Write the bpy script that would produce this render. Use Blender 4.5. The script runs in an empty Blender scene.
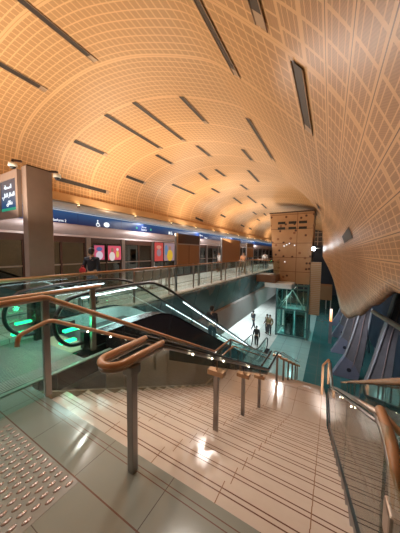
import bpy, bmesh, math, random
from mathutils import Vector, Matrix
random.seed(7)
scene = bpy.context.scene
COL = scene.collection
PI = math.pi

# ------------------------------------------------------------------ materials
def nodes_of(m):
    m.use_nodes = True
    return m.node_tree, m.node_tree.nodes['Principled BSDF']
def setp(b, color=None, rough=None, metal=None, emit=None, es=None, spec=None, trans=None, ior=None, alpha=None, coat=None):
    if color is not None: b.inputs['Base Color'].default_value = (*color, 1)
    if rough is not None: b.inputs['Roughness'].default_value = rough
    if metal is not None: b.inputs['Metallic'].default_value = metal
    if emit is not None: b.inputs['Emission Color'].default_value = (*emit, 1)
    if es is not None: b.inputs['Emission Strength'].default_value = es
    if spec is not None: b.inputs['Specular IOR Level'].default_value = spec
    if trans is not None: b.inputs['Transmission Weight'].default_value = trans
    if ior is not None: b.inputs['IOR'].default_value = ior
    if alpha is not None: b.inputs['Alpha'].default_value = alpha
    if coat is not None: b.inputs['Coat Weight'].default_value = coat
class NT:
    """tiny node helper"""
    def __init__(s, nt): s.t = nt
    def n(s, typ, **kw):
        x = s.t.nodes.new(typ)
        for k, v in kw.items(): setattr(x, k, v)
        return x
    def lk(s, a, b): s.t.links.new(a, b)
    def _in(s, sock, v):
        if isinstance(v, (int, float)): sock.default_value = v
        else: s.lk(v, sock)
    def m(s, op, a, b=0.0, c=0.0):
        x = s.n('ShaderNodeMath', operation=op)
        s._in(x.inputs[0], a); s._in(x.inputs[1], b); s._in(x.inputs[2], c)
        return x.outputs[0]
    def mix(s, f, a, b):
        x = s.n('ShaderNodeMix', data_type='RGBA')
        s._in(x.inputs[0], f)
        for i, v in ((6, a), (7, b)):
            if isinstance(v, tuple): x.inputs[i].default_value = (*v, 1)
            else: s.lk(v, x.inputs[i])
        return x.outputs[2]
    def near(s, v, c, w):   # 1 where |v-c|<w
        return s.m('LESS_THAN', s.m('ABSOLUTE', s.m('SUBTRACT', v, c)), w)
    def frac(s, v, p, o=0.0):
        return s.m('FRACT', s.m('DIVIDE', s.m('SUBTRACT', v, o), p))
    def OR(s, *a):
        r = a[0]
        for b in a[1:]: r = s.m('MAXIMUM', r, b)
        return r
    def noise(s, scale, detail=3, vec=None):
        x = s.n('ShaderNodeTexNoise'); x.inputs['Scale'].default_value = scale; x.inputs['Detail'].default_value = detail
        if vec is not None: s.lk(vec, x.inputs['Vector'])
        return x.outputs['Fac']
    def wpos(s):
        g = s.n('ShaderNodeNewGeometry'); x = s.n('ShaderNodeSeparateXYZ'); s.lk(g.outputs['Position'], x.inputs[0])
        return g.outputs['Position'], x.outputs[0], x.outputs[1], x.outputs[2]
    def pos(s):
        g = s.n('ShaderNodeTexCoord'); x = s.n('ShaderNodeSeparateXYZ'); s.lk(g.outputs['Object'], x.inputs[0])
        return g.outputs['Object'], x.outputs[0], x.outputs[1], x.outputs[2]
def mat(name, color, rough=.5, metal=0, vary=.12, scale=6, **kw):
    m = bpy.data.materials.new(name); nt, b = nodes_of(m); setp(b, color, rough, metal, **kw)
    if vary:
        h = NT(nt); f = h.noise(scale, 4, h.n('ShaderNodeTexCoord').outputs['Object'])
        lo = tuple(c*(1-vary) for c in color); hi = tuple(min(1, c*(1+vary)) for c in color)
        h.lk(h.mix(f, lo, hi), b.inputs['Base Color'])
    return m
def emis(name, color, s):
    m = bpy.data.materials.new(name); nt, b = nodes_of(m); setp(b, (0, 0, 0), .6, 0, color, s, spec=.1)
    return m
def glass(name, tint, mixf=.9, rough=.02, refl=1.0):
    """thin sheet glass: tinted see-through with a Fresnel mirror on top"""
    m = bpy.data.materials.new(name); m.use_nodes = True; nt = m.node_tree
    for x in list(nt.nodes): nt.nodes.remove(x)
    h = NT(nt); o = h.n('ShaderNodeOutputMaterial'); t = h.n('ShaderNodeBsdfTransparent'); g = h.n('ShaderNodeBsdfGlossy')
    t.inputs[0].default_value = (*tint, 1); g.inputs['Roughness'].default_value = rough
    fr = h.n('ShaderNodeLayerWeight'); fr.inputs[0].default_value = .35
    k = h.m('MULTIPLY_ADD', h.m('POWER', fr.outputs['Facing'], 2.6), .85*refl, .05*refl)
    mx = h.n('ShaderNodeMixShader'); h.lk(k, mx.inputs[0]); h.lk(t.outputs[0], mx.inputs[1]); h.lk(g.outputs[0], mx.inputs[2])
    h.lk(mx.outputs[0], o.inputs[0])
    return m
M = {}
def wood(name, c1, c2, rough=.35):
    m = bpy.data.materials.new(name); nt, b = nodes_of(m); h = NT(nt)
    P, x, y, z = h.pos(); mp = h.n('ShaderNodeMapping'); h.lk(P, mp.inputs[0]); mp.inputs['Scale'].default_value = (30, 2, 30)
    f = h.noise(1.5, 4, mp.outputs[0]); h.lk(h.mix(f, c1, c2), b.inputs['Base Color']); setp(b, rough=rough)
    return m
M['rail_wood'] = wood('rail_wood', (.40, .20, .10), (.54, .30, .155), .22)
M['dark_rail'] = mat('dark_rail', (.045, .05, .045), .18, .5)
M['steel'] = mat('steel', (.42, .36, .32), .3, .9)
M['post_steel'] = mat('post_steel', (.33, .31, .30), .28, .85)
M['dark_steel'] = mat('dark_steel', (.10, .10, .10), .35, .8)
M['black'] = mat('black_rubber', (.012, .012, .014), .35)
M['dark'] = mat('dark_void', (.02, .016, .014), .7)
M['mauve'] = mat('mauve_paint', (.235, .17, .15), .5)
M['fascia'] = mat('fascia_paint', (.40, .335, .345), .4)
M['white'] = mat('white_paint', (.8, .78, .74), .45)
M['grey'] = mat('grey_paint', (.42, .40, .38), .5)
M['seat'] = mat('seat_grey', (.17, .155, .135), .45)
M['valance'] = wood('valance_wood', (.52, .33, .17), (.62, .41, .23), .45)
M['board'] = wood('board_brown', (.33, .17, .075), (.38, .20, .09), .5)
M['board_dark'] = mat('board_dark', (.045, .018, .012), .4)
M['slat_wood'] = wood('slat_wood', (.58, .46, .34), (.68, .55, .42), .5)
M['cladding'] = mat('escalator_cladding', (.30, .24, .17), .3, .35)
M['deck_dark'] = mat('escalator_deck', (.035, .033, .042), .22, .4)
M['glass_clear'] = glass('glass_clear', (.90, .97, .95))
M['glass_teal'] = glass('glass_teal', (.72, .90, .86))
M['glass_dark'] = glass('glass_dark', (.45, .48, .48), refl=.6)
M['fin'] = mat('rib_blue', (.175, .17, .195), .4, 0, .3, 3)
M['fin_edge'] = mat('rib_edge', (.34, .35, .40), .35)
M['strip'] = emis('strip_white', (.80, .95, 1.0), 3.5)
M['led'] = emis('led_warm', (1, .86, .62), 14)
M['green'] = emis('green_glow', (.03, 1, .38), 4)
M['lamp_white'] = emis('lamp_white', (.85, .95, 1.0), 25)
M['uplight'] = emis('uplight_lens', (1, .72, .36), 12)
M['band_line'] = emis('band_line', (.75, .85, 1), .6)
M['sign_white'] = emis('sign_white', (.9, .95, 1), 1.3)
M['sign_green'] = emis('sign_green', (.1, .75, .4), .8)

# ------------------------------------------------------------------ mesh builder
class MB:
    def __init__(s): s.v = []; s.f = []; s.mi = []; s.sm = []
    def face(s, pts, mi=0, smooth=False):
        k = len(s.v); s.v += [tuple(p) for p in pts]; s.f.append(tuple(range(k, k+len(pts)))); s.mi.append(mi); s.sm.append(smooth)
    def box(s, x0, x1, y0, y1, z0, z1, mi=0):
        s.hexa([(x0,y0,z0),(x1,y0,z0),(x1,y1,z0),(x0,y1,z0),(x0,y0,z1),(x1,y0,z1),(x1,y1,z1),(x0,y1,z1)], mi); return s
    def hexa(s, c, mi=0):
        k = len(s.v); s.v += [tuple(p) for p in c]
        for q in ((3,2,1,0),(4,5,6,7),(0,1,5,4),(1,2,6,5),(2,3,7,6),(3,0,4,7)):
            s.f.append(tuple(k+i for i in q)); s.mi.append(mi); s.sm.append(False)
        return s
    def bar(s, a, b, w, h, up=(0,0,1), mi=0):
        a = Vector(a); b = Vector(b); d = (b-a).normalized(); u = Vector(up); r = d.cross(u)
        if r.length < 1e-5: r = d.cross(Vector((1,0,0)))
        r.normalize(); u = r.cross(d).normalized()
        c = []
        for p in (a, b):
            c += [p-r*w/2-u*h/2, p+r*w/2-u*h/2, p+r*w/2+u*h/2, p-r*w/2+u*h/2]
        return s.hexa([c[0],c[1],c[2],c[3],c[4],c[5],c[6],c[7]], mi)
    def tube(s, pts, r, n=10, mi=0, closed=False, flat=1.0, cap=True):
        pts = [Vector(p) for p in pts]; N = len(pts); k = len(s.v)
        rad = r if isinstance(r, (list, tuple)) else [r]*N
        ref = None
        for i, p in enumerate(pts):
            if closed: d = pts[(i+1) % N]-pts[i-1]
            else: d = pts[min(N-1, i+1)]-pts[max(0, i-1)]
            d.normalize()
            if ref is None: ref = Vector((0,0,1)) if abs(d.z) < .9 else Vector((1,0,0))
            a = d.cross(ref)
            if a.length < 1e-4: a = d.orthogonal()
            a.normalize(); b = a.cross(d).normalized(); ref = b
            for j in range(n):
                t = 2*PI*j/n
                s.v.append(tuple(p + a*math.cos(t)*rad[i] + b*math.sin(t)*rad[i]*flat))
        for i in range(N if closed else N-1):
            i2 = (i+1) % N
            for j in range(n):
                j2 = (j+1) % n
                s.f.append((k+i*n+j, k+i*n+j2, k+i2*n+j2, k+i2*n+j)); s.mi.append(mi); s.sm.append(True)
        if cap and not closed:
            s.f.append(tuple(k+j for j in range(n))[::-1]); s.mi.append(mi); s.sm.append(False)
            s.f.append(tuple(k+(N-1)*n+j for j in range(n))); s.mi.append(mi); s.sm.append(False)
        return s
    def ball(s, c, r, n=10, m=6, mi=0, sc=(1,1,1)):
        pts = []; c = Vector(c); k = len(s.v)
        for i in range(m+1):
            t = PI*i/m
            for j in range(n):
                a = 2*PI*j/n
                s.v.append((c.x+r*sc[0]*math.sin(t)*math.cos(a), c.y+r*sc[1]*math.sin(t)*math.sin(a), c.z+r*sc[2]*math.cos(t)))
        for i in range(m):
            for j in range(n):
                j2 = (j+1) % n
                s.f.append((k+i*n+j, k+(i+1)*n+j, k+(i+1)*n+j2, k+i*n+j2)); s.mi.append(mi); s.sm.append(True)
        return s
    def prism(s, poly, axis, a, b, mi=0):
        """poly: 2D points in the two other axes; extruded from a to b along axis"""
        def P(p, t):
            return (t, p[0], p[1]) if axis == 'x' else (p[0], t, p[1]) if axis == 'y' else (p[0], p[1], t)
        s.face([P(p, a) for p in poly], mi); s.face([P(p, b) for p in reversed(poly)], mi)
        for i in range(len(poly)):
            p, q = poly[i], poly[(i+1) % len(poly)]
            s.face([P(p, b), P(q, b), P(q, a), P(p, a)], mi)
        return s
    def ribbon(s, top, bot, axis, a, b, mi=0):
        """strip between two polylines (same length), extruded: robust for concave bands"""
        for i in range(len(top)-1):
            poly = [bot[i], bot[i+1], top[i+1], top[i]]
            s.prism(poly, axis, a, b, mi)
        return s
    def build(s, name, mats, parent=None, bevel=0):
        me = bpy.data.meshes.new(name)
        off = parent.matrix_world.translation if parent is not None else Vector((0,0,0))
        if parent is not None: off = world_loc(parent)
        me.from_pydata([tuple(Vector(v)-off) for v in s.v], [], s.f)
        if not isinstance(mats, (list, tuple)): mats = [mats]
        for m in mats: me.materials.append(m)
        me.polygons.foreach_set('material_index', s.mi); me.polygons.foreach_set('use_smooth', s.sm)
        bm = bmesh.new(); bm.from_mesh(me)
        bmesh.ops.remove_doubles(bm, verts=bm.verts, dist=1e-5)
        bmesh.ops.recalc_face_normals(bm, faces=bm.faces)
        bm.to_mesh(me); bm.free()
        o = bpy.data.objects.new(name, me); COL.objects.link(o)
        if parent is not None: o.parent = parent
        if bevel:
            md = o.modifiers.new('bevel', 'BEVEL'); md.width = bevel; md.segments = 2; md.limit_method = 'ANGLE'
        return o
def world_loc(o):
    v = Vector(o.location)
    while o.parent is not None:
        o = o.parent; v += Vector(o.location)
    return v
def tag(o, label, cat, group=None, kind=None):
    o['label'] = label; o['category'] = cat
    if group: o['group'] = group
    if kind: o['kind'] = kind
    return o
def empty(name, loc, label, cat, group=None):
    o = bpy.data.objects.new(name, None); COL.objects.link(o); o.location = loc; o.empty_display_size = .2
    return tag(o, label, cat, group)
def structure(o, label=None):
    o['kind'] = 'structure'
    if label: o['label'] = label
    return o
def copy_thing(o, loc, parent=None):
    c = o.copy(); COL.objects.link(c); c.parent = parent
    if loc is not None: c.location = loc
    for ch in o.children: copy_thing(ch, None, c)
    return c
def text_mesh(name, body, size, mtx, m, parent, align='CENTER'):
    cu = bpy.data.curves.new(name, 'FONT'); cu.body = body; cu.size = size; cu.align_x = align; cu.extrude = .004
    t = bpy.data.objects.new(name, cu); COL.objects.link(t)
    bpy.context.view_layer.update()
    me = bpy.data.meshes.new_from_object(t.evaluated_get(bpy.context.evaluated_depsgraph_get()))
    bpy.data.objects.remove(t)
    me.transform(mtx); me.transform(Matrix.Translation(-world_loc(parent)))
    me.materials.clear(); me.materials.append(m); me.name = name
    o = bpy.data.objects.new(name, me); COL.objects.link(o); o.parent = parent
    return o

# ------------------------------------------------------------------ camera
def make_camera():
    p, r, y = math.radians(3.76), math.radians(.65), math.radians(30.1)
    cy, sy = math.cos(y), math.sin(y)
    W = Matrix(((cy, sy, 0), (0, 0, -1), (-sy, cy, 0)))          # world -> levelled camera (x right, y down, z forward)
    Rx = Matrix(((1,0,0),(0,math.cos(p),-math.sin(p)),(0,math.sin(p),math.cos(p))))
    Rz = Matrix(((math.cos(r),-math.sin(r),0),(math.sin(r),math.cos(r),0),(0,0,1)))
    Mx = Rz @ Rx @ W
    R = Matrix((Mx[0], -Mx[1], -Mx[2])).transposed()
    cam = bpy.data.cameras.new('camera'); o = bpy.data.objects.new('camera', cam); COL.objects.link(o)
    o.matrix_world = Matrix.Translation((0,0,1.7)) @ R.to_4x4()
    cam.sensor_fit = 'HORIZONTAL'; cam.sensor_width = 36; cam.lens = 224/400*36; cam.clip_start = .03; cam.clip_end = 200
    scene.camera = o
make_camera()
scene.view_settings.view_transform = 'Standard'
scene.view_settings.look = 'None'
scene.view_settings.exposure = 0
# ------------------------------------------------------------------ shape of the vault
import math
def lerp(a,b,t): return a+(b-a)*t
def sstep(a,b,x):
    t=min(1,max(0,(x-a)/(b-a))); return t*t*(3-2*t)
def interp(tab,x):
    if x<=tab[0][0]: return tab[0][1]
    for (a,p),(b,q) in zip(tab,tab[1:]):
        if x<=b:
            t=(x-a)/(b-a); t=t*t*(3-2*t)*.35+t*.65
            return p+(q-p)*t
    return tab[-1][1]
ZE=[(-4,1.5),(0,1.45),(3,1.33),(4.65,.85),(6.5,.22),(8.5,-.36),(10,-.52),(12,-.42),(14.4,.25),(17,1.5),(18,2.2),(20,2.9),(22,3.0),(60,3.0)]
SX=[(-4,0),(8.5,0),(12,-.12),(14.4,-.42),(17,-1.0),(20,-1.1),(60,-1.1)]
NEAR=[(-8.75,3.75),(-8.72,4.25),(-8.5,4.78),(-8.05,5.24),(-7.3,5.57),(-6.4,5.74),(-5.5,5.8),(-4.6,5.74),(-3.4,5.46),(-2.0,4.86),(-1.35,4.36),(-.6,3.6),(-.1,3.02),(.2,2.5),(.42,1.97),(.56,1.35),(.62,.7),(.6,.1),(.5,-.5),(.4,-.9)]
FAR=[(-8.75,3.75),(-8.72,4.25),(-8.5,4.78),(-8.05,5.24),(-7.3,5.57),(-6.4,5.74),(-5.5,5.8),(-4.4,5.8),(-2.6,5.6),(-1.2,5.2),(-.75,4.7),(-.5,3.9),(-.1,3.02),(.2,2.5),(.42,1.97),(.56,1.35),(.62,.7),(.6,.1),(.5,-.5),(.4,-.9)]
def cr(P,n=8):
    out=[]
    for i in range(len(P)-1):
        p0=P[max(0,i-1)];p1=P[i];p2=P[i+1];p3=P[min(len(P)-1,i+2)]
        for k in range(n):
            t=k/n
            out.append(tuple(.5*(2*b+(c-a)*t+(2*a-5*b+4*c-d)*t*t+(-a+3*b-3*c+d)*t**3) for a,b,c,d in zip(p0,p1,p2,p3)))
    out.append(P[-1]); return out
def profile(Y,N=90):
    b=sstep(9,17,Y); sx=interp(SX,Y); ze=interp(ZE,Y)
    P=[]
    for (a,c),(d,e) in zip(NEAR,FAR):
        x=lerp(a,d,b);z=lerp(c,e,b)
        x+=sx*(1-sstep(1.2,4.4,z)); P.append((x,z))
    Q=cr(P,10)
    # truncate at ze on right side
    R=[Q[0]]
    for p,q in zip(Q,Q[1:]):
        if q[0]>-3 and q[1]<ze:
            t=(p[1]-ze)/(p[1]-q[1]); R.append((lerp(p[0],q[0],t),ze)); break
        R.append(q)
    L=[0]
    for p,q in zip(R,R[1:]): L.append(L[-1]+math.hypot(q[0]-p[0],q[1]-p[1]))
    out=[];j=0
    for i in range(N+1):
        s=L[-1]*i/N
        while j<len(L)-2 and L[j+1]<s: j+=1
        t=(s-L[j])/(L[j+1]-L[j]); out.append((lerp(R[j][0],R[j+1][0],t),lerp(R[j][1],R[j+1][1],t),s))
    return out
# ------------------------------------------------------------------ setting: surfaces with pattern
def landing_mat():
    m = bpy.data.materials.new('landing_tile'); nt, b = nodes_of(m); h = NT(nt); P, x, y, z = h.pos()
    base = h.mix(h.noise(2.5, 5, P), (.215, .228, .20), (.265, .28, .245))
    gr = h.OR(h.near(h.frac(x, .65, -.62), .5, .0045), h.m('MULTIPLY', h.near(h.frac(y, .62, .9), .5, .004), h.m('LESS_THAN', y, .9)))
    c = h.mix(gr, base, (.10, .09, .08))
    cop = h.OR(h.near(y, .9, .005), h.near(y, 1.172, .0035), h.near(y, 1.212, .0035))
    c = h.mix(h.m('MULTIPLY', cop, h.m('GREATER_THAN', x, -3.2)), c, (.15, .085, .065))
    h.lk(c, b.inputs['Base Color']); setp(b, rough=.13, spec=.55)
    return m
def stair_mat():
    m = bpy.data.materials.new('stair_stone'); nt, b = nodes_of(m); h = NT(nt); P, x, y, z = h.wpos()
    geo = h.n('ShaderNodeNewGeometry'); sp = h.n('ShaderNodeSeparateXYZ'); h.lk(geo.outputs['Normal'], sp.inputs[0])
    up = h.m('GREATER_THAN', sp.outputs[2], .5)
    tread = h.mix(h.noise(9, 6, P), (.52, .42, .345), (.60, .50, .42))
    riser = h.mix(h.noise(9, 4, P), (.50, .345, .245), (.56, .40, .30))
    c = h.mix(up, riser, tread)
    k = h.frac(y, .3, 1.28)
    flat = h.m('MULTIPLY', h.m('GREATER_THAN', y, 5.5), h.m('LESS_THAN', y, 6.68))
    ln = h.m('MULTIPLY', h.OR(h.near(k, .665, .016), h.near(k, .80, .016)), h.m('SUBTRACT', 1.0, flat))
    c = h.mix(h.m('MULTIPLY', ln, up), c, (.13, .055, .035))
    gr = h.near(h.frac(x, .62, -.66-.31), .5, .006)
    gy = h.m('MULTIPLY', flat, h.near(y, 6.3, .004))
    c = h.mix(h.OR(gr, gy), c, (.24, .13, .08))
    h.lk(c, b.inputs['Base Color']); setp(b, rough=.16, spec=.5)
    return m
def platform_mat():
    m = bpy.data.materials.new('platform_tile'); nt, b = nodes_of(m); h = NT(nt); P, x, y, z = h.pos()
    c = h.mix(h.noise(3, 4, P), (.62, .62, .58), (.72, .72, .68))
    gr = h.OR(h.near(h.frac(x, .6, 0), .5, .01), h.near(h.frac(y, 1.2, 0), .5, .006))
    c = h.mix(gr, c, (.36, .32, .28))
    c = h.mix(h.near(x, -7.0, .05), c, (.05, .25, .22)); c = h.mix(h.near(x, -6.3, .03), c, (.40, .25, .16))
    h.lk(c, b.inputs['Base Color']); setp(b, rough=.2)
    return m
def concourse_mat():
    m = bpy.data.materials.new('concourse_tile'); nt, b = nodes_of(m); h = NT(nt); P, x, y, z = h.pos()
    n = h.noise(2, 4, P)
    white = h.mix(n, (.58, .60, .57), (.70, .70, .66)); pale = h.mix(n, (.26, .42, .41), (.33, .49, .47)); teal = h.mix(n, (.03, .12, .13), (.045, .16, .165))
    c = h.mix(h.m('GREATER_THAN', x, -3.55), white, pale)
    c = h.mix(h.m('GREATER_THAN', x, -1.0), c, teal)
    gr = h.OR(h.near(h.frac(x, 1.2, .2), .5, .012), h.near(h.frac(y, 1.2, .3), .5, .012))
    c = h.mix(h.m('MULTIPLY', gr, .5), c, (.12, .15, .15))
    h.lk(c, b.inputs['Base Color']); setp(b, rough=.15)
    return m
def shell_mat():
    m = bpy.data.materials.new('shell_panels'); nt, b = nodes_of(m); h = NT(nt)
    uv = h.n('ShaderNodeUVMap'); sp = h.n('ShaderNodeSeparateXYZ'); h.lk(uv.outputs[0], sp.inputs[0]); u, v = sp.outputs[0], sp.outputs[1]
    right = h.m('GREATER_THAN', u, 10.22)
    pu = h.m('ADD', h.m('MULTIPLY', h.m('DIVIDE', h.m('SUBTRACT', u, 10.22), .147), h.m('SUBTRACT', 1.0, right)), h.m('MULTIPLY', h.m('DIVIDE', h.m('SUBTRACT', u, 10.22), .0625), right)); fu = h.m('FRACT', pu)
    fvl = h.frac(v, 1.29/9, 2.04); fvr = h.frac(v, 1.29/6, 2.04)
    fv = h.m('ADD', h.m('MULTIPLY', fvl, h.m('SUBTRACT', 1.0, right)), h.m('MULTIPLY', fvr, right))
    inner = h.m('MULTIPLY', h.near(fu, .5, .425), h.near(fv, .5, .425))
    seam = h.m('ABSOLUTE', h.m('SUBTRACT', h.frac(v, 1.29, 2.04-.645), .5))           # 0 on a transverse seam
    plain = h.m('LESS_THAN', seam, .034)
    su = h.m('ABSOLUTE', h.m('SUBTRACT', h.frac(u, .25, 10.22-.125), .5))               # longitudinal panel joints on the right flank
    plainu = h.m('MULTIPLY', h.m('LESS_THAN', su, .10), right)
    lipz = h.m('LESS_THAN', uv_z(h), .0)
    inner = h.m('MULTIPLY', inner, h.m('SUBTRACT', 1.0, h.OR(plain, plainu)))
    hatch = h.m('MULTIPLY_ADD', h.m('SINE', h.m('MULTIPLY', h.m('ADD', h.m('MULTIPLY', u, 1.0), h.m('MULTIPLY', v, .55)), 2*PI/.016)), .22, .5)
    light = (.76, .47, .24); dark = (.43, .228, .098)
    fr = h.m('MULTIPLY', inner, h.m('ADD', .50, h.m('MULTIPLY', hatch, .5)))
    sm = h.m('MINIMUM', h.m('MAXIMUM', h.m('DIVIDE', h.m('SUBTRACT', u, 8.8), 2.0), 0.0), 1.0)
    c = h.mix(sm, h.mix(fr, light, dark), h.mix(fr, (.62, .365, .18), (.27, .125, .05)))  # darker towards the right flank: its dimmer light is put into the panel colour
    c = h.mix(h.m('LESS_THAN', seam, .004), c, (.55, .30, .13))
    c = h.mix(h.m('MULTIPLY', h.m('LESS_THAN', su, .016), h.m('GREATER_THAN', u, 10.5)), c, (.10, .04, .02))
    n = h.noise(.8, 3, h.n('ShaderNodeTexCoord').outputs['Object'])
    c2 = h.n('ShaderNodeMix', data_type='RGBA', blend_type='MULTIPLY'); c2.inputs[0].default_value = 1
    h.lk(c, c2.inputs[6]); h.lk(h.mix(n, (.9, .9, .9), (1, 1, 1)), c2.inputs[7])
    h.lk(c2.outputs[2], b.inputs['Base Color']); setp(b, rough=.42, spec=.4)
    return m
def uv_z(h):
    return h.pos()[3]
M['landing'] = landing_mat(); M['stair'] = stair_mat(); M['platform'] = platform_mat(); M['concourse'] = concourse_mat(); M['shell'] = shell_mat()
M['wall_warm'] = mat('wall_warm', (.55, .36, .20), .6); M['wall_dark'] = mat('wall_dark', (.035, .05, .085), .5, 0, .4, 1.5)
M['wall_white'] = mat('wall_white', (.50, .54, .54), .4); M['beam_paint'] = mat('beam_paint', (.50, .44, .42), .4)
M['track_wall'] = mat('track_wall', (.52, .30, .15), .6, 0, .3, 3, emit=(.55, .33, .18), es=.28)  # wall glows faintly in place of warm light falling on it
def mural_mat():
    m = bpy.data.materials.new('slab_mural'); nt, b = nodes_of(m); h = NT(nt); P, x, y, z = h.pos()
    mp = h.n('ShaderNodeMapping'); h.lk(P, mp.inputs[0]); mp.inputs['Scale'].default_value = (.5, .5, .5)
    n1 = h.noise(1.3, 3, mp.outputs[0])
    c = h.mix(n1, (.05, .085, .09), (.14, .19, .19))
    fig = h.m('GREATER_THAN', h.noise(2.2, 2, mp.outputs[0]), .6)
    c = h.mix(h.m('MULTIPLY', fig, .35), c, (.33, .21, .17))
    c = h.mix(h.near(h.frac(y, 2.4, 0), .5, .006), c, (.02, .03, .03))
    h.lk(c, b.inputs['Base Color']); setp(b, rough=.2); return m
M['mural'] = mural_mat()

ZC = -5.25                      # concourse floor
def zs(y): return -.5*(y-1.28)  # line through the stair nosings

f = MB(); f.box(-5.25, .42, -4.2, 1.28, -.3, 0); structure(f.build('floor', M['landing']), 'grey stone tiled upper landing')
f = MB(); f.box(-9.0, -5.25, -4.2, 43, -.3, 0); structure(f.build('floor_platform', M['platform']), 'pale tiled platform floor')
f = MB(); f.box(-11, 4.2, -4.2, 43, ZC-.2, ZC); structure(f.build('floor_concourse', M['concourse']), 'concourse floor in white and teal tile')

# stair body: steps, landing, steps (one structure-sized thing with two flights)
def flight(y0, z0, n, xa0, xa1, xb0, xb1):
    """stepped slab; xb = right edge at start / end"""
    mb = MB(); yend = y0+.3*(n-1)
    for k in range(1, n+1):
        ya = y0+.3*(k-1); yb = ya+.3
        if k == n: continue
        zt = z0-.15*k; t0 = (ya-y0)/(yend-y0); t1 = (yb-y0)/(yend-y0)
        ra = xb0+(xb1-xb0)*t0; rb = xb0+(xb1-xb0)*t1; zb = zt-.42
        mb.hexa([(xa0,ya,zb),(ra,ya,zb),(rb,yb,zb),(xa0,yb,zb),(xa0,ya,zt),(ra,ya,zt),(rb,yb,zt),(xa0,yb,zt)])
    return mb
st = empty('staircase', (-1.3, 1.28, 0), 'wide beige stone staircase with copper nosing lines descending from the grey landing', 'staircase')
up = flight(1.28, 0, 15, -2.92, -2.92, .26, .10); up.box(-2.92, .26, 1.26, 1.28, -.42, -.001); up.build('upper_flight', M['stair'], st)
ld = MB(); ld.hexa([(-2.92,5.48,-2.6),(.10,5.48,-2.6),(.06,6.98,-2.6),(-2.92,6.98,-2.6),(-2.92,5.48,-2.25),(.10,5.48,-2.25),(.06,6.98,-2.25),(-2.92,6.98,-2.25)])
ld.build('middle_landing', M['stair'], st)
lo = flight(6.98, -2.25, 20, -2.92, -2.92, .06, 0); lo.build('lower_flight', M['stair'], st)

# walls
w = MB(); w.box(-11.2, -11, -4.2, 43, ZC, 0); structure(w.build('wall_left', M['wall_white']), 'pale concourse wall under the platform')
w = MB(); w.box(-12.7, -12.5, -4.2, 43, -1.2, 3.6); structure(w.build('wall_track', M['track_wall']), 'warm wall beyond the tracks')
w = MB(); w.box(3.9, 4.1, -4.2, 43, ZC, 7); structure(w.build('wall_right', M['wall_dark']), 'dark blue outer wall behind the ribs')
w = MB()
for (ya, b0, t0), (yb, b1, t1) in (((6.2, 3.78, 3.84), (12, 3.3, 3.6)), ((12, 3.3, 3.6), (42.9, 2.5, 2.9))):
    w.hexa([(b0,ya,ZC),(b0+.1,ya,ZC),(b1+.1,yb,ZC),(b1,yb,ZC),(t0,ya,1.7),(t0+.1,ya,1.7),(t1+.1,yb,1.7),(t1,yb,1.7)])
structure(w.build('wall_rib_backing', M['wall_dark']), 'dark navy skin behind the curved ribs')
w = MB(); w.box(-12.7, -3.0, 43, 43.2, ZC, 3.6); w.box(-3.0, 4.1, 43, 43.2, ZC, 7); structure(w.build('wall_far', M['wall_dark']), 'dark far end wall')
w = MB(); w.box(-12.7, 4.1, -4.4, -4.2, ZC, 7); structure(w.build('wall_back', M['wall_warm']), 'wall behind the landing')
w = MB(); w.box(-12.5, -8.9, -4.2, 43, 3.62, 3.75); structure(w.build('ceiling_track', M['board_dark']), 'dark ceiling over the tracks')
# platform slab edge: sloping mural face over a pale beam
w = MB(); w.prism([(-5.25,-.02),(-5.02,-.02),(-5.02,-.12),(-5.42,-1.6),(-5.7,-1.6),(-5.7,-.3),(-5.25,-.3)], 'y', 2.45, 43); structure(w.build('wall_platform', M['mural']), 'dark teal slanted face under the platform edge')
w = MB(); w.prism([(-5.45,-1.6),(-5.28,-1.66),(-5.28,-3.1),(-5.5,-3.25),(-5.9,-3.25),(-5.9,-1.6)], 'y', 2.45, 43); structure(w.build('trim_beam', M['beam_paint']), 'long pale beam below the platform')
w = MB(); w.box(-11, -5.9, 2.45, 43, -2.5, -2.3); structure(w.build('ceiling_concourse', M['wall_white']), 'concourse ceiling under the platform')
# far arched end of the vault: glazing with bars
w = MB()
PR = [(x, z) for x, z, s in profile(42.5, 60)]
for i in range(len(PR)-1):
    a, b2 = PR[i], PR[i+1]
    w.face([(a[0],42.5,3.0),(b2[0],42.5,3.0),(b2[0],42.5,max(3.0,b2[1])),(a[0],42.5,max(3.0,a[1]))], 0)
for i in range(3, 60, 4): w.bar((PR[i][0],42.4,3.0),(PR[i][0],42.4,PR[i][1]),.10,.1, (0,1,0), 1)
for zz in (3.6, 4.4, 5.1): w.bar((-8.4,42.4,zz),(0,42.4,zz),.08,.1,(0,1,0),1)
structure(w.build('window_1', [mat('end_glazing', (.10,.09,.10), .2), M['slat_wood']]), 'arched glazed end of the vault')

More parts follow.
